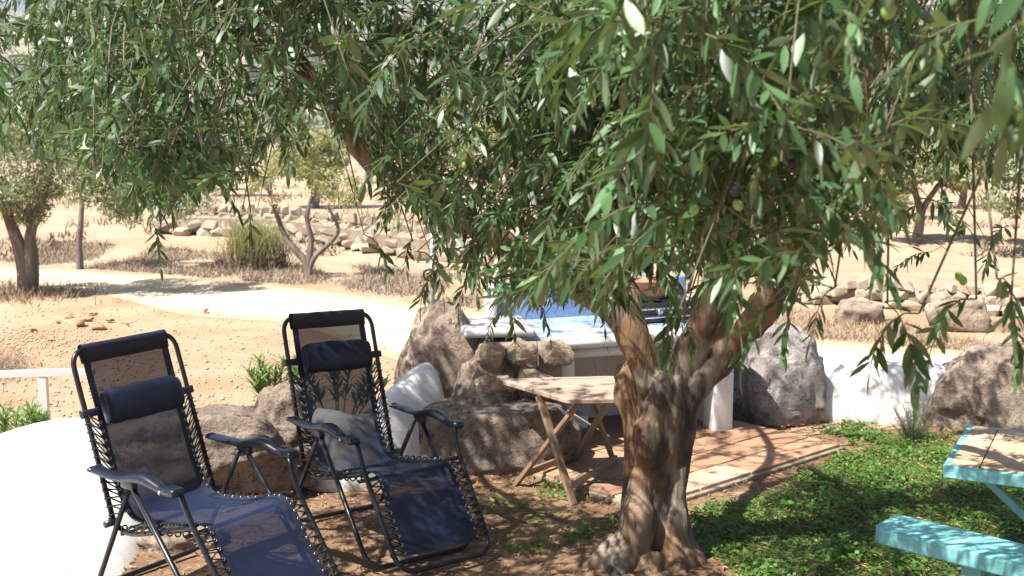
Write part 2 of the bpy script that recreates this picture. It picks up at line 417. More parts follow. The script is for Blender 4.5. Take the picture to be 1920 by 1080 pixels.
# ------------------------------------------------------------------ rocks and walls
def boulder(name, c, dim, mt, seed=0, yaw=0, sub=5, tops=None, rough=.16, pw=.75, parent=None, lean=(0, 0)):
    bm = bmesh.new(); bmesh.ops.create_icosphere(bm, subdivisions=sub, radius=1)
    R = Matrix.Rotation(yaw, 3, 'Z'); o_ = Vector((seed * 7.3, seed * 3.1, seed * 1.7))
    for v in bm.verts:
        n = v.co.normalized(); q = n.copy()
        q = Vector([math.copysign(abs(a) ** pw, a) for a in n]); 
        d = 1 + rough * .9 * (.35 - abs(noise.noise(n * 2.1 + o_ * 2))) + rough * .35 * (.3 - abs(noise.noise(n * 5.5 + o_))) + rough * noise.noise(n * 1.3 + o_) * 1.5 + rough * .55 * noise.noise(n * 3.1 + o_) + rough * .22 * noise.noise(n * 8 + o_) + rough * .08 * noise.noise(n * 22 + o_)
        q = q * d; z01 = (q.z + 1) * .5
        P = Vector((q.x * dim[0] / 2, q.y * dim[1] / 2, z01 * dim[2] - .06))
        P.x += lean[0] * z01; P.y += lean[1] * z01
        if tops: 
            k = 1 - (1 - tops) * max(0, z01) ** 1.4; P.x = P.x * k; P.y *= k
        v.co = R @ P
    me = bpy.data.meshes.new(name); bm.to_mesh(me); bm.free()
    me.polygons.foreach_set('use_smooth', [True] * len(me.polygons))
    o = link(name, me, parent, mt); o.location = c; return o

tag(boulder('boulder', (-1.86, 6.22, 0), (1.30, .75, .56), M_rock_l, 3, .1, lean=(.18, 0), rough=.2), 'dark lichened boulder between the two reclining chairs', 'boulder')
tag(boulder('boulder', (-1.36, 6.45, 0), (.42, .5, .68), M_rock_l, 9, .3, tops=.8), 'small dark boulder with a rounded hump left of the middle chair back', 'boulder')
tag(boulder('boulder', (-.38, 7.16, 0), (.74, .5, 1.02), M_rock, 5, .1, tops=.55, lean=(-.13, 0), rough=.13), 'tall pointed pinkish boulder behind the black chair with a metal pole on it', 'boulder')
tag(boulder('boulder', (-.16, 6.78, 0), (1.08, .60, .50), M_rock_l, 12, -.1, rough=.12, tops=.9, pw=.62), 'broad low boulder beside the wooden folding table', 'boulder')
tag(boulder('boulder', (-.14, 6.94, 0), (.56, .42, .76), M_rock_l, 23, .2, rough=.17, tops=.7), 'rough boulder wedged under the stone pier above the broad low boulder', 'boulder')
tag(boulder('boulder', (1.98, 8.05, 0), (.74, .6, .74), M_rock_g, 6, .2, tops=.72, lean=(-.05, 0), pw=.65), 'grey granite boulder behind the right edge of the tiled patio', 'boulder')
tag(boulder('boulder', (3.50, 7.75, 0), (.98, .6, .66), M_rock, 8, -.2, tops=.8, lean=(.12, 0), pw=.7), 'pinkish granite boulder at the right end of the white wall', 'boulder')
tag(boulder('boulder', (-1.66, 5.35, 0), (.42, .32, .19), M_rock, 4, .2, sub=4, rough=.22), 'low brown stone under the left chair', 'stone')
tag(boulder('boulder', (.12, 6.86, 0), (.70, .16, .16), M_rock_l, 14, .05, sub=4, rough=.2), 'long dark edging stone behind the folding table legs', 'stone')

def plaster_wall(path, label, seed=0, end=.6, e1_=.62, e2_=.5):
    """path: (x, y, height, base width); rounded top, battered sides"""
    P = catmull([(a, b, 0) for a, b, c, d in path], 8); HW = catmull([(c, d, 0) for a, b, c, d in path], 8)
    prof = []
    K = 22
    for k in range(K + 1):
        th = PI * k / K; prof.append((math.copysign(abs(math.cos(th)) ** e1_, math.cos(th)), max(0, math.sin(th)) ** e2_))
    V = []; Fc = []; m = len(P)
    for i, p in enumerate(P):
        t = (P[min(i + 1, m - 1)] - P[max(i - 1, 0)]).normalized(); nrm = Vector((t.y, -t.x, 0))
        h, wd = HW[i].x, HW[i].y
        e = min(i, m - 1 - i); ek = 1 if e > 4 else (1 - end * (1 - e / 4) ** 2)
        for (a, b) in prof:
            q = p + nrm * (a * wd / 2 * (1 - .35 * b) * ek); z = h * b * ek - .03
            d = noise.noise(Vector((q.x * 2.2, q.y * 2.2, z * 2.2 + seed))) * .014 + noise.noise(Vector((q.x * 7, q.y * 7, z * 7))) * .003
            V.append(Vector((q.x, q.y, z)) + nrm * (a * d) + Vector((0, 0, b * d)))
    n = K + 1
    for i in range(m - 1):
        for k in range(K): Fc.append((i * n + k, i * n + k + 1, (i + 1) * n + k + 1, (i + 1) * n + k))
    Fc.append(tuple(range(n))[::-1]); Fc.append(tuple((m - 1) * n + k for k in range(n)))
    bm = bmesh.new(); me = mesh('w', V, Fc, True); bm.from_mesh(me); bmesh.ops.subdivide_edges(bm, edges=bm.edges[:0]); bmesh.ops.recalc_face_normals(bm, faces=bm.faces[:]); bm.to_mesh(me); bm.free()
    me.polygons.foreach_set('use_smooth', [True] * len(me.polygons))
    me.name = 'garden_wall'
    return tag(link('garden_wall', me, None, M_white), label, 'wall', 'white plastered garden walls')
plaster_wall([(-2.42, 6.35, .46, .6), (-2.60, 6.05, .50, 1.3), (-2.74, 5.5, .45, 1.9), (-2.85, 4.7, .38, 2.2), (-2.95, 3.6, .34, 2.3), (-3.0, 2.4, .32, 2.3)],
             'broad rounded white wall sweeping round the left chair', 0, .6, 1.0, .72)
plaster_wall([(-1.25, 6.5, .48, .3), (-1.05, 6.35, .50, .38), (-.88, 6.45, .46, .40), (-.70, 6.72, .58, .44), (-.52, 6.96, .72, .40)],
             'white wall rising to the tall pointed boulder behind the middle chair', 2, .1, .85, .8)
plaster_wall([(1.30, 8.2, .56, .3), (1.50, 8.12, .54, .3), (1.78, 8.1, .5, .3)], 'narrow white wall between the tree trunk and the grey boulder', 4)
plaster_wall([(2.15, 8.12, .50, .3), (2.5, 8.08, .48, .34), (2.9, 8.0, .47, .34), (3.3, 7.95, .46, .34)], 'long low white wall between the grey boulder and the pink boulder', 6)

# ------------------------------------------------------------------ masonry pier with separate stones
def rock_chunk(seed, n=16, rough_=False):
    r = random.Random(seed); bm = bmesh.new()
    for i in range(n):
        v = Vector((r.gauss(0, 1), r.gauss(0, 1), r.gauss(0, 1))).normalized()
        v = Vector([math.copysign(abs(a) ** (.6 if rough_ or seed >= 80 else .38), a) for a in v]); bm.verts.new(v * (.46 + .10 * r.random()))
    bmesh.ops.convex_hull(bm, input=bm.verts[:])
    for v in [v for v in bm.verts if not v.link_faces]: bm.verts.remove(v)
    bmesh.ops.bevel(bm, geom=bm.edges[:], offset=.05, segments=1, affect='EDGES')
    if rough_:
        bmesh.ops.triangulate(bm, faces=bm.faces[:]); bmesh.ops.subdivide_edges(bm, edges=bm.edges[:], cuts=1)
        for v in bm.verts: v.co *= 1 + .16 * noise.noise(v.co * 4 + Vector((seed * 5, 0, 0))) + .09 * noise.noise(v.co * 11 + Vector((seed * 5, 0, 0)))
    me = bpy.data.meshes.new('stone'); bm.to_mesh(me); bm.free(); return me
CH = [rock_chunk(i, 12, True) for i in range(10)]
for c in CH: c.materials.append(M_stone)
CHD = [rock_chunk(40 + i, 13) for i in range(8)]
for c in CHD: c.materials.append(M_dry)

pier = empty('stone_pier', (.02, 7.1, 0), 0, label='rough stone pier under the end of the white counter', cat='stone pier')
mb = MB(); mb.box((0.03, .05, .38), (.54, .58, .80), bev=.05); mb.build('core', M_mortar, pier)
r = random.Random(5)
zz = .08
rows = [(.10, .22), (.32, .22), (.53, .20), (.72, .18)]
for (z0, hh) in rows:
    x = -.26
    while x < .27:
        wd = r.uniform(.14, .30); 
        o = link('stone', r.choice(CH), pier)
        o.location = (x + wd / 2, -.215 - (.035 if z0 > .4 else 0) + r.uniform(-.03, .02), z0 + r.uniform(-.012, .012))
        o.scale = (wd * 1.02, .17, hh * 1.06); o.rotation_euler = (r.uniform(-.3, .3), r.uniform(-.5, .5), r.uniform(-.3, .3)); x += wd * .95
    y = -.1
    while y < .35:
        wd = r.uniform(.13, .2); o = link('stone', r.choice(CH), pier)
        o.location = (.27, y + wd / 2, z0); o.scale = (.12, wd, hh * 1.05); o.rotation_euler = (r.uniform(-.2, .2), 0, 0); y += wd
mb = MB(); mb.box((-.14, .10, .835), (.46, .62, .05), rz=.15, bev=.02); mb.build('cap_slab', M_slab, pier)

# ------------------------------------------------------------------ white counter
cdir = Vector((.93, .36, 0)).normalized(); CA = math.atan2(cdir.y, cdir.x)
ctr = empty('kitchen_counter', (.30, 6.97, 0), CA, label='white masonry outdoor counter with pale blue top behind the tree trunk', cat='counter')
L = 1.35; Dp = .72
MB().box((.06, .08, .36), (.125, .16, .72), bev=.03).build('pillar', M_white, ctr)
MB().box((L - .10, .08, .36), (.16, .16, .72), bev=.03).build('pillar', M_white, ctr)
MB().box((L / 2, Dp - .03, .35), (L, .08, .70), bev=.01).build('back_wall', M_white, ctr)
MB().box((.06, Dp / 2 + .05, .35), (.09, Dp - .28, .70), bev=.01).build('side_wall', M_white, ctr)
MB().box((L - .06, Dp / 2 + .05, .35), (.09, Dp - .28, .70), bev=.01).build('side_wall', M_white, ctr)
MB().box((L / 2 - .02, .07, .685), (L + .05, .13, .075), bev=.028).build('lower_moulding', M_white, ctr)
MB().box((L / 2 - .02, .04, .755), (L + .10, .16, .075), bev=.032).build('upper_moulding', M_white, ctr)
MB().box((L / 2 - .10, Dp / 2 + .05, .765), (L + .30, Dp - .04, .08), bev=.012).build('countertop', M_bluetop, ctr)
MB().box((L / 2 - .10, Dp + .05, .93), (L + .24, .05, .27), bev=.012).build('splashback', M_blue, ctr)
MB().box((-.20, Dp + .01, .935), (.045, .16, .28), bev=.015).build('splashback_end', M_white, ctr)
MB().box((.30, .50, .09), (.22, .2, .14), bev=.02).build('plinth_block', M_white, ctr)
# stove on it
wc = ctr.matrix_basis.copy() if False else (Matrix.Translation((.30, 6.97, 0)) @ Matrix.Rotation(CA, 4, 'Z'))
sp_ = wc @ Vector((.86, .42, .806))
st = empty('camping_stove', sp_, CA, label='black camping stove with chrome rail on the counter behind the tree', cat='stove')
MB().box((0, 0, .075), (.56, .36, .13), bev=.015).build('body', M_black, st)
MB().tube(fillet([(-.26, -.20, .05), (-.26, -.225, .05), (.26, -.225, .05), (.26, -.20, .05)], .02), .007, 8).build('rail', M_chrome, st)
MB().tube(fillet([(-.26, -.20, .11), (-.26, -.225, .11), (.26, -.225, .11), (.26, -.20, .11)], .02), .007, 8).build('rail', M_chrome, st)
for k in (-.16, 0, .16):
    MB().tube([(k, -.18, .08), (k, -.205, .08)], .022, 12).build('knob', M_chrome, st)
for k in (-.14, .14):
    mb = MB(); mb.torus((k, 0, .155), .09, .006, (0, 0, 1), 18, 5); mb.tube([(k - .1, 0, .157), (k + .1, 0, .157)], .005, 6); mb.tube([(k, -.1, .157), (k, .1, .157)], .005, 6)
    mb.build('pot_grate', M_black, st)
pt = empty('terracotta_dish', wc @ Vector((.84, .42, .97)), 0, label='terracotta cooking dish standing on the black stove', cat='dish')
mb = MB(); prof = [(.0, 0), (.13, 0), (.17, .05), (.185, .12), (.19, .125), (.175, .125), (.155, .05), (.0, .02)]
n = 24; V = [(a * math.cos(2 * PI * k / n), a * math.sin(2 * PI * k / n), b) for a, b in prof for k in range(n)]
mb.add(V, [(i * n + k, i * n + (k + 1) % n, (i + 1) * n + (k + 1) % n, (i + 1) * n + k) for i in range(len(prof) - 1) for k in range(n)])
mb.build('bowl', simple('red_clay', (.42, .19, .12), (.50, .25, .16), 8, .6, .1), pt)
for s_ in (-1, 1): MB().tube(catmull([(s_ * .175, -.04, .10), (s_ * .21, -.02, .105), (s_ * .21, .02, .105), (s_ * .175, .04, .10)], 4), .012, 6).build('handle', simple('clay', (.42, .19, .12), (.48, .24, .16), 8, .6, .1), pt)
bw = empty('chimney_wall', wc @ Vector((.86, Dp + .18, 0)), CA, label='white plastered chimney wall rising behind the stove', cat='wall')
MB().box((0, .0, .6), (.50, .16, 1.22), bev=.04).build('body', M_white, bw)
MB().box((0, .0, 1.235), (.58, .2, .05), bev=.015).build('coping', M_white, bw)

pole = empty('metal_pole', (-.52, 7.15, .85), 0, label='thin grey metal pole rising from the top of the tall boulder', cat='pole')
MB().tube([(0, 0, 0), (0, 0, .75)], .013, 10).build('shaft', M_galv, pole)
hook = MB(); hook.torus((-.022, -.02, .335), .036, .008, (.1, 1, 0), 20, 6); hook.build('ring_hook', M_black, pole)

# ------------------------------------------------------------------ tiled patio
PC = atz(1582, 832, .07); e1 = (PC - atz(1290, 924, .07)); e1.z = 0; e1.normalize(); PO = PC - e1 * 1.95; PA = math.atan2(e1.y, e1.x)
patio = empty('tiled_patio', (PO.x, PO.y, 0), PA, label='terracotta tiled patio beside the tree trunk', cat='patio')
MB().box((.97, .98, .028), (1.95, 2.0, .05), bev=.006).build('slab', M_mortar, patio)
tl = MB().box((0, 0, 0), (.468, .228, .02), bev=.004); tme = mesh('tile', tl.V, tl.F); tme.materials.append(M_tile)
tme2 = tme.copy(); tme2.materials.clear(); tme2.materials.append(M_tilelight)
hl = MB().box((0, 0, 0), (.228, .228, .02), bev=.004); hme = mesh('tile', hl.V, hl.F); hme.materials.append(M_tile)
for j in range(8):
    x = .0; first = j % 2
    while x < 1.93:
        half = (first and x < .01) or x > 1.93 - .3
        wd = .24 if half else .48
        if x + wd > 1.98: break
        o = link('tile', hme if half else (tme2 if (j < 1 and x < .9) else tme), patio)
        o.location = (x + wd / 2 + .003, .12 + j * .24 + .003, .062 + random.uniform(-.002, .003))
        o.rotation_euler = (random.uniform(-.006, .006), random.uniform(-.006, .006), random.uniform(-.004, .004)); x += wd

# ------------------------------------------------------------------ wooden folding table
ft = empty('folding_table', (.30, 6.25, 0), 0, label='weathered wooden folding table with crossed legs left of the tree trunk', cat='table')
poly = [(-.06, 6.44), (-.02, 6.50), (.66, 6.585), (.72, 6.54), (.72, 6.01), (.67, 5.96), (.325, 5.93), (.30, 5.945)]
def xspan(y):
    xs = []
    for i in range(len(poly)):
        (x0, y0), (x1, y1) = poly[i], poly[(i + 1) % len(poly)]
        if (y0 - y) * (y1 - y) <= 0 and abs(y1 - y0) > 1e-6: xs.append(x0 + (x1 - x0) * (y - y0) / (y1 - y0))
    return (min(xs), max(xs)) if xs else None
yy = np.linspace(5.934, 6.575, 6)
for i in range(5):
    ya, yb = yy[i] + .002, yy[i + 1] - .002; n = 6; top = []; bot = []
    for k in range(n):
        y = ya + (yb - ya) * k / (n - 1); a, b = xspan(y); top.append((a, y)); bot.append((b, y))
    loop = top + bot[::-1]; m = len(loop)
    V = [(x - .30, y - 6.25, .605) for x, y in loop] + [(x - .30, y - 6.25, .630 + .001 * (i % 2)) for x, y in loop]
    Fc = [tuple(range(m)), tuple(range(2 * m - 1, m - 1, -1))] + [(k, m + k, m + (k + 1) % m, (k + 1) % m) for k in range(m)]
    me = mesh('top_plank', V, Fc); o = link('top_plank', me, ft, M_woodtop)
    bv = o.modifiers.new('b', 'BEVEL'); bv.width = .003; bv.segments = 1; bv.limit_method = 'ANGLE'
def stick(name, a, b, wd, th, mt, parent, org, bev=.003):
    a = Vector(a) - Vector(org); b = Vector(b) - Vector(org); d = b - a; q = d.to_track_quat('Z', 'Y').to_matrix().to_4x4()
    mb = MB(); mb.box((0, 0, 0), (wd, th, d.length), bev=bev)
    o = mb.build(name, mt, parent, False); o.matrix_basis = Matrix.Translation((a + b) / 2) @ q; return o
O = (.30, 6.25, 0)
stick('leg', (.375, 6.0, .60), (.02, 6.29, 0.03), .045, .022, M_woodleg, ft, O)
stick('leg', (.155, 6.16, .60), (.345, 5.93, 0.03), .045, .022, M_woodleg, ft, O)
stick('leg', (.62, 6.38, .60), (.37, 6.70, 0.03), .045, .022, M_woodleg, ft, O)
stick('leg', (.44, 6.50, .60), (.65, 6.60, 0.03), .045, .022, M_woodleg, ft, O)
stick('rung', (.325, 5.97, .13), (.64, 6.58, .11), .022, .045, M_woodleg, ft, O)
stick('rung', (.07, 6.26, .11), (.40, 6.68, .11), .022, .04, M_woodleg, ft, O)
stick('crosspiece', (.375, 6.02, .585), (.62, 6.38, .585), .04, .03, M_woodleg, ft, O)
stick('crosspiece', (.17, 6.17, .585), (.44, 6.50, .585), .04, .03, M_woodleg, ft, O)

# ------------------------------------------------------------------ picnic table and bench
T0 = atz(1783, 870, .68); uT = Vector((.87, -.49, 0)).normalized(); vT = Vector((.49, .87, 0)).normalized(); AT = math.atan2(uT.y, uT.x)
pic = empty('picnic_table', (T0.x, T0.y, 0), AT, label='picnic table with tan plank top and turquoise frame', cat='table')
LT, WT = 1.5, .74
MB().box((.055, WT / 2, .672), (.11, WT, .022), bev=.003).build('end_board', M_picwood, pic, False)
for k in range(6):
    MB().box((.113 + (LT - .113) / 2, (k + .5) * WT / 6, .672), (LT - .116, WT / 6 - .004, .022), bev=.003).build('top_plank', M_picwood, pic, False)
MB().box((LT / 2, -.014, .652), (LT + .05, .028, .052), bev=.004).build('apron', M_teal, pic, False)
MB().box((LT / 2, WT + .014, .652), (LT + .05, .028, .052), bev=.004).build('apron', M_teal, pic, False)
MB().box((-.014, WT / 2, .6535), (.026, WT + .05, .050), bev=.004).build('apron', M_teal, pic, False)
for y_ in (.14, WT - .14):
    MB().box((.42, y_, .33), (.075, .075, .60), bev=.004).build('leg', M_teal, pic, False)
MB().box((.42, WT / 2, .60), (.07, WT - .1, .06), bev=.004).build('cross_beam', M_teal, pic, False)
stick('brace', (.10, .14, .62), (.40, .14, .36), .045, .03, M_teal, pic, (0, 0, 0))
stick('brace', (.44, .14, .36), (.74, .14, .62), .045, .03, M_teal, pic, (0, 0, 0))
MB().box((.42, WT / 2, .30), (.05, WT - .36, .07), bev=.004).build('stretcher', M_teal, pic, False)

B0 = atz(1634, 988, .48); B1 = atz(1920, 1060, .48); uB = (B1 - B0).normalized(); AB = math.atan2(uB.y, uB.x)
bench = empty('bench', (B0.x, B0.y, 0), AB, label='turquoise painted wooden bench in front of the picnic table', cat='bench')
wB = .235; ch = .035
def seat_board(y0, y1, L_, c0, c1):
    loop = [(c0, y0), (L_, y0), (L_, y1), (c1, y1), (0, y1 - ch if c1 else y1), (0, y0 + ch if c0 else y0)]
    m = len(loop); V = [(x, y, .415) for x, y in loop] + [(x, y, .48) for x, y in loop]
    Fc = [tuple(range(m))[::-1], tuple(range(m, 2 * m))] + [(k, (k + 1) % m, m + (k + 1) % m, m + k) for k in range(m)]
    o = link('seat_board', mesh('seat_board', V, Fc), bench, M_teal)
    bv = o.modifiers.new('b', 'BEVEL'); bv.width = .007; bv.segments = 2; bv.limit_method = 'ANGLE'
seat_board(0, wB, 1.4, ch, ch)
MB().box((.39, .06, .22), (.075, .05, .39), bev=.004).build('leg', M_teal, bench, False)
MB().box((.39, wB - .06, .22), (.075, .05, .39), bev=.004).build('leg', M_teal, bench, False)
MB().box((1.2, .06, .22), (.075, .05, .39), bev=.004).build('leg', M_teal, bench, False)
MB().box((1.2, wB - .06, .22), (.075, .05, .39), bev=.004).build('leg', M_teal, bench, False)
MB().box((.81, wB / 2, .20), (.70, .03, .05), bev=.004).build('stretcher', M_teal, bench, False)

# ------------------------------------------------------------------ reclining chairs
BT = (-.40, 1.09); HP = (-.15, .345); KN = (.43, .45); FT = (.73, .055); W = .268
AR = (-.22, .60); AF = (.37, .615)
def lerp2(a, b, t): return (a[0] + (b[0] - a[0]) * t, a[1] + (b[1] - a[1]) * t)
def make_chair(label, X, Y, yaw, roll, pt_=.30):
    root = empty('reclining_chair', (0, 0, 0), 0, label=label, cat='chair', group='black reclining chairs')
    P = lambda q, y: Vector((q[0], y, q[1]))
    ht = .012
    # tubes of the frame
    back = fillet([P(HP, -W), P(BT, -W), P(BT, W), P(HP, W)], .085, 7)
    MB().tube(back, ht, 10).build('back_frame', M_frame, root)
    footU = fillet([P(AF, -W - .02), P(lerp2(AF, KN, .8), -W - .01), P(FT, -W), P(FT, W), P(lerp2(AF, KN, .8), W + .01), P(AF, W + .02)], .10, 7)
    MB().tube(footU, .0125, 10).build('leg_rest_frame', M_frame, root)
    seatU = [P((HP[0] - .01, HP[1] - .01), 0)]
    for s_ in (-1, 1):
        MB().tube(catmull([P((HP[0] - .03, HP[1] + .02), s_ * W), P((HP[0] + .1, HP[1] - .02), s_ * W), P((.15, .37), s_ * W), P(KN, s_ * W)], 5), .011, 8).build('seat_rail', M_frame, root)
    MB().tube([P((-.10, .31), -W), P((-.10, .31), W)], .010, 8).build('crossbar', M_frame, root)
    MB().tube([P((.37, .40), -W), P((.37, .40), W)], .010, 8).build('crossbar', M_frame, root)
    c = (.05, .585)
    MB().tube(fillet([P(c, -W - .035), P((.53, .022), -W - .035), P((.53, .022), W + .035), P(c, W + .035)], .09, 6), .0125, 10).build('front_leg_frame', M_frame, root)
    MB().tube(fillet([P((.03, .57), -W - .018), P((-.30, .022), -W - .018), P((-.30, .022), W + .018), P((.03, .57), W + .018)], .08, 6), .012, 10).build('rear_leg_frame', M_frame, root)
    for s_ in (-1, 1):
        # armrest: arched blade with a front grip block
        yc = s_ * (W + .042); n = 14; V = []; Fc = []
        for i in range(n):
            t = i / (n - 1); x = AR[0] + (AF[0] - .05 - AR[0]) * t
            z = .597 + .030 * math.exp(-((t - .72) / .2) ** 2) - .004 * t
            hw = .021 + .014 * math.sin(PI * min(1, t * .9 + .12)) ; th = .011 + .013 * math.exp(-((t - .72) / .25) ** 2)
            for (a, b) in ((-1, -.6), (-1, .35), (-.7, .85), (0, 1), (.7, .85), (1, .35), (1, -.6), (0, -1)):
                V.append((x, yc + a * hw, z + b * th))
        for i in range(n - 1):
            for k in range(8): Fc.append((i * 8 + k, i * 8 + (k + 1) % 8, (i + 1) * 8 + (k + 1) % 8, (i + 1) * 8 + k))
        Fc += [tuple(range(8)), tuple((n - 1) * 8 + k for k in range(8))[::-1]]
        arm = MB().add(V, Fc).build('armrest', M_plastic, root)
        MB().box((AF[0] - .015, yc - s_ * .004, .603), (.085, .062, .036), bev=.014).build('grip', M_plastic, arm)
        mb = MB(); mb.box((.045, yc - s_ * .005, .575), (.09, .030, .040), bev=.008); mb.build('bracket', M_plastic, arm)
        MB().tube([(AF[0] - .045, yc + s_ * .034, .603), (AF[0] - .045, yc + s_ * .041, .603)], .008, 10).build('bolt', M_chrome, arm)
        MB().tube([(HP[0], s_ * (W - .02), HP[1] + .01), (HP[0], s_ * (W + .045), HP[1] + .01)], .016, 10).build('pivot', M_plastic, root)
    # sling
    prof = [lerp2(BT, HP, 0.0), lerp2(BT, HP, .12), lerp2(BT, HP, .3), lerp2(BT, HP, .5), lerp2(BT, HP, .7), (HP[0] - .035, HP[1] + .13), (HP[0] + .055, HP[1] + .025),
            (.08, .375), (.24, .405), (.37, .44), (.445, .435), (.50, .37), lerp2(KN, FT, .45), lerp2(KN, FT, .65), lerp2(KN, FT, .85)]
    C = catmull([(a, 0, b) for a, b in prof], 5); hwS = .220
    def sling_strip(y0, y1, nx, off=0.0, i0=0, i1=None):
        V = []; Fc = []; Cc = C[i0:i1]
        for i, p in enumerate(Cc):
            j = i + i0; t = (C[min(j + 1, len(C) - 1)] - C[max(j - 1, 0)]).normalized(); nrm = Vector((t.z, 0, -t.x)) 
            if nrm.dot(Vector((1, 0, .6))) < 0: nrm = -nrm
            for k in range(nx):
                y = y0 + (y1 - y0) * k / (nx - 1)
                sag = -.022 * (1 - (y / hwS) ** 2) * sm(0, 8, j) * (1 - .6 * sm(40, 60, j))
                sag += .004 * noise.noise(Vector((y * 9, p.x * 5, p.z * 5 + X)))
                V.append(p + Vector((0, y, 0)) + nrm * (sag + off))
        for i in range(len(Cc) - 1):
            for k in range(nx - 1): Fc.append((i * nx + k, i * nx + k + 1, (i + 1) * nx + k + 1, (i + 1) * nx + k))
        return V, Fc
    V, Fc = sling_strip(-hwS, hwS, 17)
    link('sling', mesh('sling', V, Fc, True), root, M_sling)
    for s_ in (-1, 1):
        V, Fc = sling_strip(s_ * hwS, s_ * (hwS - .034), 3, .003)
        link('hem', mesh('hem', V, Fc, True), root, M_hem)
    V, Fc = sling_strip(-hwS, hwS, 9, .003, len(C) - 3, len(C)); link('foot_hem', mesh('foot_hem', V, Fc, True), root, M_hem)
    # sleeve over the top tube
    th = MB(); tt = Vector((BT[0] - HP[0], 0, BT[1] - HP[1])).normalized(); nn = Vector((tt.z, 0, -tt.x))
    V = []; n = 12; ny = 9
    for i in range(ny):
        y = -hwS + 2 * hwS * i / (ny - 1); wob = .003 * noise.noise(Vector((y * 20, X, 1)))
        ring = []
        for k in range(n):
            a = 2 * PI * k / n; q = tt * math.cos(a) + nn * math.sin(a)
            ring.append(Vector((BT[0], y, BT[1])) + q * (.021 + wob) + (tt * -.045 if math.cos(a) < -.5 else Vector((0, 0, 0))))
        V += ring
    th.add(V, [(i * n + k, i * n + (k + 1) % n, (i + 1) * n + (k + 1) % n, (i + 1) * n + k) for i in range(ny - 1) for k in range(n)])
    th.build('top_sleeve', M_hem, root)
    # strap bands and headrest pillow
    pc = lerp2(BT, HP, pt_)
    for s_ in (-1, 1):
        mb = MB(); R = Matrix(((nn.x, 0, tt.x), (0, 1, 0), (nn.z, 0, tt.z))).to_4x4()
        bc = Vector((pc[0], s_ * (hwS + .030), pc[1]))
        mb.box(bc, (.032, .085, .036), M=R, bev=.008); mb.build('strap', M_hem, root)
    V = []; n = 20; ny = 15
    pcw = Vector((pc[0], 0, pc[1])) + nn * .040 + tt * .005
    if pcw.x < pc[0]: pcw = Vector((pc[0], 0, pc[1])) - nn * .040
    for i in range(ny):
        t = i / (ny - 1) * 2 - 1; y = t * .195; q = (1 - abs(t) ** 12 * .16)
        for k in range(n):
            a = 2 * PI * k / n
            aa = math.copysign(abs(math.cos(a)) ** .7, math.cos(a)); bb = math.copysign(abs(math.sin(a)) ** .8, math.sin(a))
            wr = 1 + .10 * noise.noise(Vector((y * 14, aa * 2, bb * 2 + X)))
            V.append(pcw + Vector((0, y, 0)) + tt * (aa * .080 * q * wr) + nn * (bb * .037 * q * wr))
    Fc = [(i * n + k, i * n + (k + 1) % n, (i + 1) * n + (k + 1) % n, (i + 1) * n + k) for i in range(ny - 1) for k in range(n)]
    Fc += [tuple(range(n)), tuple((ny - 1) * n + k for k in range(n))[::-1]]
    MB().add(V, Fc).build('headrest_pillow', M_pillow, root)
    # lacing and eyelets
    for s_ in (-1, 1):
        lace = MB(); eye = MB()
        def run(fa, fb, n, frame):
            prev = None
            for i in range(n):
                e = fa(i / (n - 1)); eye.torus(e, .0062, .0019, (1, 0, .4), 10, 5)
                fpt = fb((i + .5) / n)
                for q in (e, ):
                    a_ = fpt + Vector((.013, 0, .004)); lace.tube([q, a_], .0034, 5)
                    if prev is not None: lace.tube([q, prev + Vector((.013, 0, .004))], .0034, 5)
                lace.torus(fpt, .0148, .0035, frame, 10, 5); prev = fpt
        def edge(t0, t1):
            def f_(t):
                j = (t0 + (t1 - t0) * t) * (len(C) - 1); i = min(int(j), len(C) - 2); p = C[i].lerp(C[i + 1], j - i)
                return Vector((p.x + .004, s_ * (hwS - .008), p.z + .003))
            return f_
        run(edge(.19, .41), lambda t: P(lerp2(BT, HP, .35 + .62 * t), s_ * W), 13, (BT[0] - HP[0], 0, BT[1] - HP[1]))
        run(edge(.47, .66), lambda t: P((HP[0] + .05 + t * .5, .335 + .085 * t), s_ * W), 9, (1, 0, .2))
        run(edge(.71, .985), lambda t: P(lerp2(KN, FT, .02 + .83 * t), s_ * W), 11, (FT[0] - KN[0], 0, FT[1] - KN[1]))
        lace.build('lacing', M_lace, root)['kind'] = 'stuff'
        eo = eye.build('eyelets', M_eye, root); eo['kind'] = 'stuff'
    # place it: local x looks out of the seat, towards the camera and to the right
    fw = Vector((math.sin(yaw), -math.cos(yaw), 0)); ri = Vector((math.cos(yaw), math.sin(yaw), 0)); upv = Vector((0, 0, 1))
    r2 = ri * math.cos(roll) + upv * math.sin(roll); u2 = upv * math.cos(roll) - ri * math.sin(roll)
    M = Matrix(((fw.x, r2.x, u2.x), (fw.y, r2.y, u2.y), (fw.z, r2.z, u2.z)))
    root.matrix_basis = Matrix.Translation((X, Y, .03)) @ M.to_4x4(); return root
make_chair('black reclining chair beside the broad white wall, nearest the left edge', -1.459, 4.786, .915, .03, .365)
make_chair('black reclining chair in front of the tall pointed boulder', -.765, 5.489, .691, -.035)

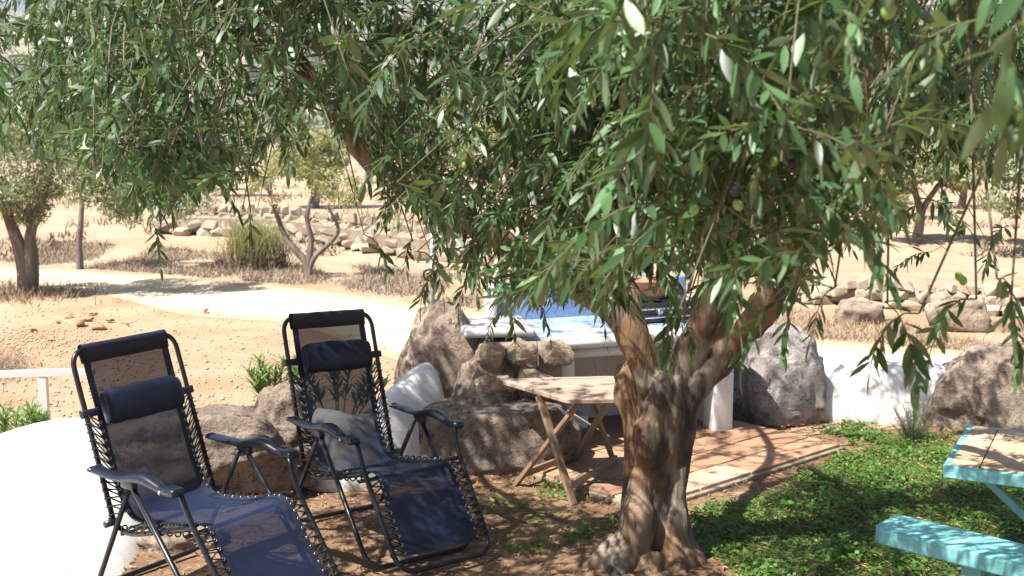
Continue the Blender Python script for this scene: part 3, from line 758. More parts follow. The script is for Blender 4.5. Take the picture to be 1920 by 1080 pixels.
# ------------------------------------------------------------------ olive tree
def leaf_geo(kind):
    """unit leaf along +x, normal +z"""
    if kind == 'near':
        secs = [(.0, .0), (.16, .55), (.38, .95), (.62, .92), (.84, .5), (1.0, 0)]
        V = [(0, 0, 0)]; 
        for x, wv in secs[1:-1]:
            z = -.10 * x * x
            V += [(x, -wv * .5, z + .12 * wv * .16), (x, 0, z), (x, wv * .5, z + .12 * wv * .16)]
        V.append((1, 0, -.10)); T = [(0, 1, 2), (0, 2, 3)]
        for i in range(3):
            a = 1 + 3 * i; b = a + 3
            T += [(a, b, b + 1), (a, b + 1, a + 1), (a + 1, b + 1, b + 2), (a + 1, b + 2, a + 2)]
        e = len(V) - 1; a = 10; T += [(a, e, a + 1), (a + 1, e, a + 2)]
    else:
        V = [(0, 0, 0), (.32, -.46, .0), (.32, .46, .0), (.70, -.40, -.04), (.70, .40, -.04), (1, 0, -.10)]
        T = [(0, 1, 2), (1, 3, 4), (1, 4, 2), (3, 5, 4)]
    return np.array(V, float), np.array(T)
LN, TN = leaf_geo('near'); LF, TF = leaf_geo('far')

def make_shoot(seed, length, droop=1.0, npair=None, ll=.064):
    """a drooping leafy shoot; returns stem points and leaf frames (origin, dir, normal, len, width)"""
    r = np.random.default_rng(seed); n = 12; pts = [np.zeros(3)]
    d = np.array([.9, r.uniform(-.2, .2), r.uniform(-.35, .55)]); d /= np.linalg.norm(d); st = length / n
    for i in range(n):
        d = d + np.array([0, 0, -.095 * droop]) + r.normal(0, .075, 3); d /= np.linalg.norm(d); pts.append(pts[-1] + d * st)
    pts = np.array(pts); npair = npair or int(length / .0175); leaves = []
    ph = r.uniform(0, PI)
    for k in range(npair):
        t = .10 + .90 * (k + r.uniform(-.2, .2)) / npair; t = min(max(t, .02), 1); j = min(int(t * n), n - 1); o = pts[j] + (pts[j + 1] - pts[j]) * (t * n - j)
        td = pts[j + 1] - pts[j]; td /= np.linalg.norm(td)
        a = np.cross(td, [0, 0, 1]); a /= max(np.linalg.norm(a), 1e-6)
        if np.linalg.norm(np.cross(td, [0, 0, 1])) < .2: a = np.cross(td, [0, 1, 0]); a /= np.linalg.norm(a)
        b = np.cross(a, td); ph += PI / 2 + r.uniform(-.3, .3)
        for s_ in (0, PI):
            if r.random() < .10: continue
            q = a * math.cos(ph + s_) + b * math.sin(ph + s_)
            ld = td * r.uniform(.35, .95) + q * r.uniform(.55, 1.15) + np.array([0, 0, -r.uniform(.0, .85)]); ld /= np.linalg.norm(ld)
            nr = q * -.2 + np.array([0, 0, .9]) + r.normal(0, .38, 3); 
            if abs(ld[2]) > .8: nr = nr + q * 1.3
            nr = nr - ld * nr.dot(ld); nr /= max(np.linalg.norm(nr), 1e-6)
            L_ = ll * r.uniform(.6, 1.22) * (1 - .25 * abs(t - .5)); leaves.append((o, ld, nr, L_, L_ * r.uniform(.21, .29)))
    ld = pts[-1] - pts[-2]; ld /= np.linalg.norm(ld); nr = np.cross(ld, [0.2, 1, .1]); nr /= np.linalg.norm(nr); leaves.append((pts[-1], ld, nr, ll, ll * .2))
    return pts, leaves
SHOOTS = [make_shoot(100 + i, random.uniform(.17, .30), random.uniform(.7, 1.5)) for i in range(22)]
LONG = [make_shoot(200 + i, random.uniform(.15, .21), 3.0, ll=.058) for i in range(6)]

def shoot_arrays(sh, LV, LT):
    V = []; T = []; tint = []; n = 0; r = np.random.default_rng(int(sh[0][-1][0] * 1e6) % 100000)
    for (o, d, nr, L_, wd) in sh[1]:
        s_ = np.cross(nr, d); V.append(o + LV[:, :1] * L_ * d + LV[:, 1:2] * wd * s_ + LV[:, 2:3] * L_ * nr)
        T.append(LT + n); n += len(LV); tint.append(np.full(len(LV), r.random()))
    return np.concatenate(V), np.concatenate(T), np.concatenate(tint)
ARR_N = [shoot_arrays(s_, LN, TN) for s_ in SHOOTS + LONG]; ARR_F = [shoot_arrays(s_, LF, TF) for s_ in SHOOTS + LONG]
ALL = SHOOTS + LONG

tree_loc = Vector((.62, 5.12, 0))
tree = empty('olive_tree', tree_loc, 0, label='large gnarled olive tree with a hollow twisted trunk shading the garden', cat='tree')
TI = Matrix.Translation(-tree_loc)

def strand(L_, D0, n=5):                # (px, py, dy, r_px) -> world spine and radii
    P = []; R = []
    for px, py, dy, rp in L_:
        D = D0 + dy; rp *= 1 - .26 * sm(560, 700, py) * (1 - sm(980, 1050, py))
        P.append(at(px, py, D)); R.append(rp * D / F)
    C_ = catmull(P, n); RR = []
    for i in range(len(R) - 1):
        for k in range(n): RR.append(R[i] + (R[i + 1] - R[i]) * k / n)
    RR.append(R[-1]); return C_, RR
D0 = 5.12
S1 = [(1195, 1110, 0, 52), (1195, 1060, 0, 44), (1190, 1000, 0, 40), (1197, 930, .0, 37), (1210, 870, 0, 33), (1224, 812, -.02, 42), (1224, 765, 0, 34), (1212, 700, 0, 38), (1190, 640, 0, 36), (1160, 590, 0, 32), (1110, 548, .02, 29), (1050, 518, .05, 27), (985, 480, .05, 25), (920, 440, .0, 24), (850, 400, -.05, 22), (780, 360, -.1, 21), (700, 305, -.2, 19), (650, 250, -.25, 17), (610, 190, -.3, 16), (560, 110, -.35, 15), (480, 40, -.4, 13), (400, -40, -.4, 12), (300, -120, -.4, 11)]
S2 = [(1275, 1110, .05, 40), (1276, 1060, .03, 34), (1274, 1000, .0, 31), (1266, 930, -.02, 27), (1266, 875, 0, 34), (1284, 815, .02, 28), (1290, 760, .02, 34), (1315, 720, 0, 36), (1360, 672, -.03, 34), (1400, 620, -.08, 31), (1435, 570, -.15, 29), (1472, 500, -.3, 25), (1505, 420, -.5, 23), (1540, 330, -.7, 22), (1600, 200, -1.0, 22), (1650, 60, -1.4, 22), (1690, -100, -1.8, 22), (1750, -330, -2.3, 22)]
S3 = [(1250, 800, .05, 38), (1272, 720, .05, 42), (1305, 650, .03, 42), (1330, 590, .0, 38), (1350, 530, 0, 32), (1368, 450, .05, 27), (1385, 360, .05, 22), (1392, 250, .0, 19), (1380, 100, -.1, 16), (1360, -100, -.3, 14), (1330, -300, -.5, 13)]
S4 = [(1225, 740, .10, 34), (1210, 680, .15, 34), (1192, 620, .2, 26), (1168, 540, .25, 23), (1140, 440, .3, 20), (1110, 360, .3, 18), (1085, 280, .3, 17), (1060, 200, .3, 15), (1048, 100, .3, 13), (1040, -20, .3, 11), (1000, -200, .3, 10)]
S5 = [(1180, 1060, .08, 28), (1184, 960, .08, 26), (1190, 880, .08, 28), (1194, 800, .08, 32), (1184, 725, .08, 32), (1192, 670, .08, 28), (1205, 620, .10, 22)]
RT = [[(1185, 1010, 0, 36), (1150, 1040, -.04, 32), (1115, 1068, -.08, 27), (1070, 1095, -.1, 20), (1040, 1125, -.12, 14)],
      [(1275, 1020, 0, 32), (1300, 1060, -.04, 28), (1325, 1100, -.06, 22), (1350, 1130, -.06, 14)],
      [(1225, 1040, -.08, 24), (1220, 1085, -.16, 26), (1215, 1130, -.22, 18)],
      [(1180, 1000, .05, 24), (1150, 1030, .16, 18), (1120, 1050, .3, 12)],
      [(1190, 1000, -.03, 30), (1165, 1050, -.10, 26), (1150, 1095, -.2, 20), (1130, 1140, -.3, 12)],
      [(1262, 1000, -.03, 26), (1262, 1050, -.1, 24), (1275, 1095, -.2, 20), (1290, 1140, -.3, 12)],
      [(1235, 1085, 0, 50), (1236, 1040, .03, 44), (1238, 960, .05, 46), (1240, 890, .03, 52), (1245, 820, .0, 56), (1250, 760, .0, 54), (1258, 710, .03, 44)]]
BUMPS = [(1218, 822, -.075, 34), (1225, 780, -.07, 24), (1198, 985, -.07, 34), (1270, 975, -.05, 22), (1182, 1040, -.08, 24), (1150, 1060, -.08, 20), (1240, 740, -.06, 24),
         (1290, 1058, -.08, 18), (1245, 1066, -.07, 22), (1135, 1066, -.08, 14), (1170, 735, .1, 20), (1162, 700, .1, 12), (1320, 600, -.03, 20), (1080, 535, -.04, 18), (1010, 498, -.03, 16), (1346, 640, .0, 24)]
def trunk():
    mb = MB(); sp = {}
    for nm, s_ in (('S1', S1), ('S2', S2), ('S3', S3), ('S4', S4), ('S5', S5)):
        C_, R_ = strand(s_, D0); sp[nm] = (C_, R_); mb.tube(C_, R_, 14)
    for s_ in RT: C_, R_ = strand(s_, D0, 4); mb.tube(C_, R_, 10)
    for px, py, dy, rp in BUMPS:
        c = at(px, py, D0 + dy); rr = rp * D0 / F
        bm = bmesh.new(); bmesh.ops.create_icosphere(bm, subdivisions=2, radius=rr)
        for v in bm.verts: v.co.z *= 1.9
        mb.add([v.co + c for v in bm.verts], [[v.index for v in f.verts] for f in bm.faces]); bm.free()
    me = mesh('tmp', mb.V, mb.F); o = bpy.data.objects.new('tmp', me); COL.objects.link(o)
    rm = o.modifiers.new('r', 'REMESH'); rm.mode = 'VOXEL'; rm.voxel_size = .009
    sm_ = o.modifiers.new('s', 'SMOOTH'); sm_.iterations = 9; sm_.factor = .5
    dg = bpy.context.evaluated_depsgraph_get(); ev = o.evaluated_get(dg); m2 = bpy.data.meshes.new_from_object(ev)
    bpy.data.objects.remove(o)
    N = len(m2.vertices); co = np.empty(N * 3); m2.vertices.foreach_get('co', co); co = co.reshape(-1, 3)
    no = np.empty(N * 3); m2.vertices.foreach_get('normal', no); no = no.reshape(-1, 3)
    d = np.empty(N)
    for i in range(N):
        x, y, z = co[i]; tw = z * 1.2
        a = noise.noise((x * 11 + tw, y * 11, z * 1.8)); b = noise.noise((x * 38 + tw * 2, y * 38, z * 7)); c = noise.noise((x * 6, y * 6, z * 3.5 + 4))
        d[i] = .013 * (.45 - abs(a) * 2.2) + .0035 * b + .014 * c
    co = co + no * d[:, None]
    m2.vertices.foreach_set('co', co.ravel()); m2.update(); m2.transform(TI); m2.name = 'trunk'; m2.materials.clear()
    m2.polygons.foreach_set('use_smooth', [True] * len(m2.polygons))
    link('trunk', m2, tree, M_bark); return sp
SPN = trunk()

# boughs: spine points that carry the smaller branches
bough_pts = []
for k in ('S1', 'S2', 'S3', 'S4'):
    C_, R_ = SPN[k]
    for p, r_ in list(zip(C_, R_))[38:]: bough_pts.append((p, r_))
extra = [[SPN['S1'][0][70], Vector((-.9, 4.6, 2.5)), Vector((-1.7, 4.3, 3.0)), Vector((-2.6, 4.0, 3.25))],
         [SPN['S1'][0][-1], Vector((-1.7, 5.0, 3.1)), Vector((-2.2, 5.6, 3.3)), Vector((-2.7, 6.3, 3.3))],
         [SPN['S4'][0][-1], Vector((.1, 4.6, 3.4)), Vector((-.4, 3.7, 3.6)), Vector((-1.1, 2.9, 3.5))],
         [SPN['S4'][0][30], Vector((.3, 6.0, 2.6)), Vector((.0, 6.8, 3.1)), Vector((-.5, 7.5, 3.3))],
         [SPN['S3'][0][-1], Vector((1.0, 4.0, 3.4)), Vector((.9, 3.0, 3.4)), Vector((.8, 2.0, 3.1))],
         [SPN['S2'][0][-1], Vector((1.4, 2.3, 2.9)), Vector((1.5, 1.7, 2.85)), Vector((1.5, 1.1, 2.75))],
         [SPN['S2'][0][60], Vector((1.9, 4.4, 2.5)), Vector((2.4, 4.2, 2.9)), Vector((3.0, 4.2, 3.1))]]
for e in extra:
    C_ = catmull(e, 8); R_ = [.035 - .022 * i / len(C_) for i in range(len(C_))]
    for i in range(1, len(C_)): C_[i] = C_[i] + Vector([noise.noise(C_[i] * 2.5 + Vector((k * 9, 0, 0))) * .05 for k in range(3)])
    MB().tube(C_, R_, 8).build('bough', M_bark, tree, M=TI)
    bough_pts += list(zip(C_, R_))[3:]
BP = np.array([p for p, r_ in bough_pts])

BX = [-60, 0, 100, 180, 260, 300, 345, 400, 450, 520, 600, 650, 690, 740, 790, 822, 870, 925, 1000, 1030, 1062, 1130, 1180, 1225, 1262, 1292, 1340, 1400, 1480, 1540, 1610, 1650, 1690, 1720, 1790, 1830, 1870, 1920, 2000]
BY = [300, 310, 340, 395, 430, 465, 425, 400, 435, 385, 335, 350, 480, 500, 470, 560, 570, 640, 630, 640, 600, 625, 620, 660, 670, 640, 580, 600, 620, 590, 560, 600, 600, 560, 570, 560, 560, 600, 640]
def keep(P, r_):
    """does crown piece P stay: inside the skirt outline, thinned to let sun through"""
    px, py = proj(P); px = float(px); py = float(py)
    if P[1] < .75: return False
    if -120 < px < 2040 and py > -60:
        if py > np.interp(px, BX, BY) - 12 - 30 * r_.random(): return False
        if 395 < px < 575 and 20 < py < 330 and r_.random() < .52: return False
        if 310 < px < 395 and 20 < py < 160 and r_.random() < .5: return False
        if 590 < px < 860 and abs(py - (270 + (px - 640) * .72)) < 36 and r_.random() < .55: return False
        if 850 < px < 1000 and abs(py - (445 + (px - 850) * .55)) < 34 and r_.random() < .5: return False
        if 560 < px < 700 and 250 < py < 420 and r_.random() < .5: return False
        if px > 1700 and py > 320 and r_.random() < .55: return False
        if 1190 < px < 1330 and py > 500 and r_.random() < .55: return False
        dmin = 2.9 if px < 640 else 2.3 if px < 1000 else 1.55 if px < 1450 else 1.0
        if py > 330 and px > 1400: dmin = 1.5
        if P[1] < dmin: return False
    g = np.array(P) - np.array(SUN) * ((P[2] - .35) / SUN.z)  # where its shadow lands
    if g[0] < -2.25 and g[1] > 2: return r_.random() < .28
    if 2.75 < g[0] < 3.4 and 7.4 < g[1] < 8.4: return True
    if g[1] > 7.9: return r_.random() < .22
    if .1 < g[0] < 1.1 and 4.4 < g[1] < 6.0: return r_.random() < .5
    if 2.2 < g[0] < 2.75 and 7.1 < g[1]: return r_.random() < .2
    if -1.9 < g[0] < .3 and 4.0 < g[1] < 6.4: return r_.random() < (.72 if py > -20 else .22)
    if g[0] > 1.45 and g[1] < 5.0: return r_.random() < .42
    if g[0] > 1.2 and 6.15 < g[1] < 7.3: return r_.random() < .5
    return True

placed = []      # (shoot index, pos, rz, scale, tiltx)
def branch_mesh(mb, a, b, r0, r1, r_):
    mid = (a + b) / 2 + Vector((0, 0, .10 + .22 * (b - a).length * r_.random())) + Vector((r_.uniform(-.22, .22), r_.uniform(-.22, .22), 0)) * min(1, (b - a).length * .7)
    C_ = catmull([a, a.lerp(mid, .55) + Vector((0, 0, .02)), mid, mid.lerp(b, .6) + Vector((0, 0, .03)), b], 4); n = len(C_)
    mb.tube(C_, [r0 + (r1 - r0) * i / (n - 1) for i in range(n)], 5, False); return C_
rr_ = random.Random(11)
twigs = MB()
def grow(sampler, count, per, tries=6):
    for _ in range(count):
        for _t in range(tries):
            T = sampler()
            if keep(T, rr_): break
        else: continue
        d2 = ((BP - np.array(T)) ** 2).sum(1); j = int(np.argmin(d2 + np.abs(rng.normal(0, .15, len(d2)))))
        a = bough_pts[j][0]; dist = (T - a).length
        tmpb = MB(); kept = 0; C_ = branch_mesh(tmpb, a, T, min(.008, .0025 + dist * .003) * (1 if T.y > 2 else .6), .0013, rr_)
        t0 = max(0, 1 - .75 / max(dist, .01))
        for k in range(per):
            t = max(t0, .05) + (1 - max(t0, .05)) * (k + rr_.random()) / per; q = t * (len(C_) - 1); i = min(int(q), len(C_) - 2); p = C_[i].lerp(C_[i + 1], q - i)
            p = p + Vector((rr_.uniform(-.10, .10), rr_.uniform(-.10, .10), rr_.uniform(-.08, .08)))
            si = rr_.randrange(len(SHOOTS)); rz = rr_.uniform(0, 2 * PI); sc = rr_.uniform(.8, 1.15)
            tip = SHOOTS[si][0][-1] * sc; tipw = Vector((p.x + tip[0] * math.cos(rz) - tip[1] * math.sin(rz), p.y + tip[0] * math.sin(rz) + tip[1] * math.cos(rz), p.z + tip[2] - .03))
            if not keep(tipw, rr_) or not keep(p, rr_): continue
            tmpb.tube([C_[i], p], .0015, 4, False); kept += 1
            placed.append((si, p, rz, sc))
        if kept >= per * .35: twigs.add(tmpb.V, tmpb.F)
def s_view(x0, x1, y0, y1, d0, d1):
    def f_():
        px = rr_.uniform(x0, x1); py = y0 + (y1 - y0) * rr_.random(); return at(px, py, rr_.uniform(d0, d1))
    return f_
grow(s_view(-80, 360, -60, 440, 3.3, 5.4), 62, 11)
grow(s_view(300, 700, -60, 430, 3.0, 5.2), 60, 10)
grow(s_view(650, 1100, -60, 600, 2.5, 4.8), 78, 11)
grow(s_view(1050, 1500, -60, 620, 1.7, 4.2), 84, 11)
grow(s_view(1400, 2000, -60, 600, 1.5, 3.8), 80, 10)
grow(s_view(1650, 2000, -60, 520, 3.0, 5.5), 30, 9)
grow(s_view(1450, 2000, -60, 260, .95, 1.6), 18, 6)
grow(s_view(860, 1200, 430, 600, 2.6, 4.2), 44, 8)
grow(s_view(1080, 1330, 440, 600, 2.2, 3.8), 22, 8)
grow(s_view(1290, 1620, 480, 640, 1.9, 3.2), 12, 8)
grow(s_view(60, 640, 180, 460, 3.6, 5.4), 60, 11)
grow(s_view(-60, 640, -60, 300, 4.2, 6.2), 60, 11)
grow(s_view(1700, 2000, 200, 540, 3.2, 5), 22, 9)
def s_over():
    x = rr_.uniform(-3.1, 2.6); y = rr_.uniform(2.0, 7.4); z = rr_.uniform(2.75, 4.0)
    return Vector((x, y, max(z, 2.1 + .14 * y + .1)))
grow(s_over, 150, 9)
grow(lambda: Vector((rr_.uniform(-.2, 2.4), rr_.uniform(3.2, 6.4), rr_.uniform(2.75, 3.6))), 70, 9)  # extra overhead crown, added to dapple the lawn with shade

grow(lambda: Vector((rr_.uniform(1.35, 2.15), rr_.uniform(6.2, 7.2), rr_.uniform(2.5, 2.9))), 14, 10)  # extra crown, added so its shadow falls on the long white wall

grow(s_view(150, 500, 320, 465, 2.9, 4.0), 46, 9)
grow(s_view(660, 860, 380, 520, 2.9, 4.0), 16, 8)

# hanging sprays that stand out against the light ground: (px, py of the hanging point, distance, length scale)
for px, py, D, sc in [(1695, 575, 2.05, 1.15), (1680, 585, 2.1, 1.0), (1788, 555, 2.2, 1.0), (1893, 520, 2.0, 1.0), (1905, 590, 2.1, .8), (1250, 585, 3.0, 1.15), (1262, 580, 3.05, 1.0), (1290, 600, 3.0, .7),
                      (958, 565, 3.4, 1.0), (1012, 560, 3.6, .9), (815, 500, 3.3, 1.0), (808, 470, 3.2, 1.1), (705, 440, 3.6, 1.0), (770, 450, 3.6, .8), (1478, 575, 2.6, .9), (1545, 540, 2.2, .8), (1440, 560, 2.3, 1.0), (1120, 545, 3.4, .8),
                      (290, 420, 3.6, .9), (470, 395, 3.4, .8), (880, 520, 3.4, .9), (930, 585, 3.3, .7), (1385, 470, 1.9, 1.0), (1350, 480, 2.0, 1.0)]:
    p = at(px, py, D); si = len(SHOOTS) + rr_.randrange(len(LONG)); tip = LONG[si - len(SHOOTS)][0][-1]; rz = rr_.uniform(0, 2 * PI)
    p2 = p - Vector((tip[0] * math.cos(rz) * .5, tip[0] * math.sin(rz) * .5, 0)) * sc
    placed.append((si, p2, rz, sc)); j = int(np.argmin(((BP - np.array(p2)) ** 2).sum(1)))
    branch_mesh(twigs, bough_pts[j][0], p2, .006, .0022, rr_)

# nearest sprays: their leaves are objects of their own
placed.sort(key=lambda q: q[1].y)
leafme = []
for i in range(8):
    cv = .10 * (i - 3); V = LN.copy(); V[:, 2] += -cv * V[:, 0] ** 2 + .05 * cv; V[:, 1] *= (.21 + .010 * i)
    me = tri_mesh('leaf', V, TN, np.full(len(V), i / 9.0), True); me.materials.append(M_leaf); leafme.append(me)
nleaf = 0; used = 0
for (si, p, rz, sc) in placed:
    if nleaf > 280: break
    px, py = proj(p)
    if not (-50 < px < 1970 and -40 < py < 700): continue
    R = Matrix.Translation(p) @ Matrix.Rotation(rz, 4, 'Z') @ Matrix.Scale(sc, 4)
    for (o, d, nr, L_, wd) in ALL[si][1]:
        if nleaf >= 300: break
        s_ = np.cross(nr, d); M = Matrix(((d[0] * L_, s_[0] * L_, nr[0] * L_, o[0]), (d[1] * L_, s_[1] * L_, nr[1] * L_, o[1]), (d[2] * L_, s_[2] * L_, nr[2] * L_, o[2]), (0, 0, 0, 1)))
        ob = link('leaf', random.choice(leafme), tree); ob.matrix_basis = TI @ R @ M; nleaf += 1
    placed[placed.index((si, p, rz, sc))] = (si, p, rz, sc, 'own')
VV = []; TT = []; NT = []; n0 = 0; stems = MB()
for q in placed:
    si, p, rz, sc = q[:4]; own = len(q) == 5
    cz, sz = math.cos(rz) * sc, math.sin(rz) * sc; R = np.array([[cz, -sz, 0], [sz, cz, 0], [0, 0, sc]])
    px, py = proj(p); inview = -150 < px < 2070 and py > -120
    if inview and p.y < 5.5:
        sp3 = ALL[si][0][::2] @ R.T + np.array(p); stems.tube([Vector(a) for a in sp3], [.0010 + .0008 * (1 - i / len(sp3)) for i in range(len(sp3))], 4, False)
    if own: continue
    A, T, ti = (ARR_N if p.y < 2.6 else ARR_F)[si]
    VV.append(A @ R.T + np.array(p)); TT.append(T + n0); n0 += len(A); NT.append(np.clip(ti * .85 + rr_.uniform(0, .15), 0, 1))
V = np.concatenate(VV); T = np.concatenate(TT); NT = np.concatenate(NT); V -= np.array(tree_loc)
ob = link('crown', tri_mesh('crown', V, T, NT), tree, M_leaf); ob['kind'] = 'stuff'
print('shoots', len(placed), 'crown tris', len(T), 'leaf parts', nleaf)
ob = twigs.build('branches', M_twig, tree, True, TI); ob['kind'] = 'stuff'
ob = stems.build('shoot_stems', M_twig, tree, True, TI); ob['kind'] = 'stuff'

# olives hanging among the leaves
M_ol = metal('green_olive', (.20, .33, .09), .35); M_old = metal('dark_olive', (.03, .015, .04), .3)
for px, py, D, dk in [(1660, 362, 1.9, 0), (1450, 300, 1.75, 0), (1310, 308, 1.7, 0), (1302, 392, 1.8, 0), (1384, 384, 1.8, 0), (1378, 358, 1.8, 1), (1486, 308, 1.9, 1), (1666, 20, 1.3, 0), (1798, 518, 2.2, 0), (1806, 526, 2.2, 0), (1478, 530, 2.2, 0), (1475, 450, 2.1, 0), (1718, 408, 2.2, 0), (1640, 385, 2.0, 0), (950, 480, 3.0, 0), (872, 310, 2.9, 0)]:
    bm = bmesh.new(); bmesh.ops.create_icosphere(bm, subdivisions=2, radius=.0082)
    for v in bm.verts: v.co.z *= 1.3; v.co.x *= 1 - .12 * v.co.z / .012
    me = bpy.data.meshes.new('olive'); bm.to_mesh(me); bm.free(); me.polygons.foreach_set('use_smooth', [True] * len(me.polygons))
    o = link('olive', me, tree, M_old if dk else M_ol); o.location = at(px, py, D) - tree_loc; o.rotation_euler = (random.uniform(-.5, .5), random.uniform(-.5, .5), 0)

# ------------------------------------------------------------------ background trees
def leaf_cloud(centers, radii, n, size, seed, aspect=.28, droop=.4, shell=.55):
    r = np.random.default_rng(seed); k = len(centers); idx = r.integers(0, k, n)
    d = r.normal(0, 1, (n, 3)); d /= np.linalg.norm(d, axis=1)[:, None]; rad = (shell + (1 - shell) * r.random(n)) ** .7
    C_ = np.array(centers)[idx] + d * rad[:, None] * np.array(radii)[idx]
    D_ = r.normal(0, 1, (n, 3)); D_[:, 2] -= droop; D_ /= np.linalg.norm(D_, axis=1)[:, None]
    Nn = r.normal(0, 1, (n, 3)); Nn[:, 2] += .8; Sx = np.cross(Nn, D_); Sx /= np.linalg.norm(Sx, axis=1)[:, None]
    L_ = size * r.uniform(.6, 1.3, n)[:, None]; a = C_; b = C_ + D_ * L_
    m_ = (a + b) / 2; V = np.stack([a, m_ + Sx * L_ * aspect / 2, b, m_ - Sx * L_ * aspect / 2], 1).reshape(-1, 3)
    i = np.arange(n)[:, None] * 4; T = np.concatenate([i + [0, 1, 2], i + [0, 2, 3]], 1).reshape(-1, 3)
    return V, T, np.repeat(r.random(n), 4)
def bg_tree(name, label, base, stems_, crowns, n, size, mt, bark, group=None, seed=0, aspect=.28, shell=.4, sub=9, scat=.45, droop=.4):
    base = Vector(base); root = empty(name, base, 0, label=label, cat='tree', group=group); r = random.Random(seed)
    mb = MB()
    for pts, r0, r1 in stems_:
        C_ = catmull(pts, 5); m = len(C_)
        C_ = [c + Vector([noise.noise(c * 1.7 + Vector((k * 7 + seed, 0, 0))) * .07 * min(1, i / 4) for k in range(3)]) for i, c in enumerate(C_)]
        mb.tube(C_, [r0 + (r1 - r0) * i / (m - 1) for i in range(m)], 8)
    mb.build('trunk', bark, root)
    cs = []; rs = []
    tw = MB()
    for (c, rad) in crowns:
        for _ in range(sub):
            d = Vector((r.gauss(0, 1), r.gauss(0, 1), r.gauss(0, 1))).normalized(); q = Vector(c) + Vector((d.x * rad[0], d.y * rad[1], d.z * rad[2])) * r.uniform(.35, 1)
            cs.append(q); rs.append([rad[0] * scat * r.uniform(.6, 1), rad[1] * scat * r.uniform(.6, 1), rad[2] * scat * r.uniform(.6, 1)])
            tw.tube([Vector(c) - Vector((0, 0, rad[2] * .5)), Vector(c).lerp(q, .5) + Vector((0, 0, .03)), q], [.02 * rad[0], .012 * rad[0], .005 * rad[0]], 4, False)
    tw.build('limbs', bark, root)['kind'] = 'stuff'
    V, T, ti = leaf_cloud(cs, rs, n, size, seed, aspect, droop, shell)
    o = link('crown', tri_mesh('crown', V, T, ti), root, mt); o['kind'] = 'stuff'; return root

b = atz(48, 552)
bg_tree('olive_tree', 'smaller olive tree with a dark trunk by the track on the left', (b.x, b.y, 0),
        [([(0, 0, -.1), (-.02, 0, .5), (-.12, 0, 1.0), (-.3, 0, 1.6)], .12, .06), ([(.06, 0, -.1), (.10, 0, .5), (.12, 0, .95), (.35, .1, 1.6)], .12, .05)],
        [((-.5, 0, 2.0), (1.0, .9, .8)), ((.6, -.1, 1.9), (.95, .9, .75)), ((1.35, -.1, 1.6), (.7, .7, .65)), ((.1, 0, 2.6), (1.2, .9, .6)), ((.25, -.4, 1.3), (.5, .5, .4)), ((1.7, -.1, 2.1), (.5, .6, .5)), ((-.6, -.3, 1.3), (.4, .4, .35))], 26000, .085, M_far, M_bark2, None, 3)
b = atz(578, 522)
bg_tree('olive_sapling', 'young tree with three bare stems beside the dry stone wall', (b.x, b.y, 0),
        [([(0, 0, -.1), (-.02, 0, .22), (-.22, 0, .5), (-.42, .05, .75), (-.56, .1, 1.15)], .075, .03), ([(0, 0, -.1), (0, 0, .25), (.04, .05, .6), (.03, 0, .95), (.07, 0, 1.3)], .07, .025), ([(0, 0, .1), (.1, 0, .35), (.36, 0, .62), (.45, .05, .8), (.3, 0, 1.15)], .05, .02)],
        [((-.55, 0, 1.45), (.4, .4, .35)), ((.05, 0, 1.6), (.5, .4, .4)), ((.5, 0, 1.4), (.4, .4, .35)), ((.0, 0, 2.1), (.5, .4, .35))], 4200, .075, M_pale, M_bark2, None, 5, shell=.3)
b = atz(150, 505)
bg_tree('olive_sapling', 'young tree with drooping crown across the track right of the left olive', (b.x, b.y, 0),
        [([(0, 0, -.1), (.02, 0, .5), (.1, 0, 1.1)], .07, .04)], [((.1, 0, 1.7), (.8, .8, .7)), ((.9, 0, 1.3), (.6, .6, .5)), ((1.8, 0, 1.25), (.7, .6, .5)), ((1.2, 0, 2.0), (.9, .8, .5))], 9000, .08, M_far, M_bark2, None, 6)
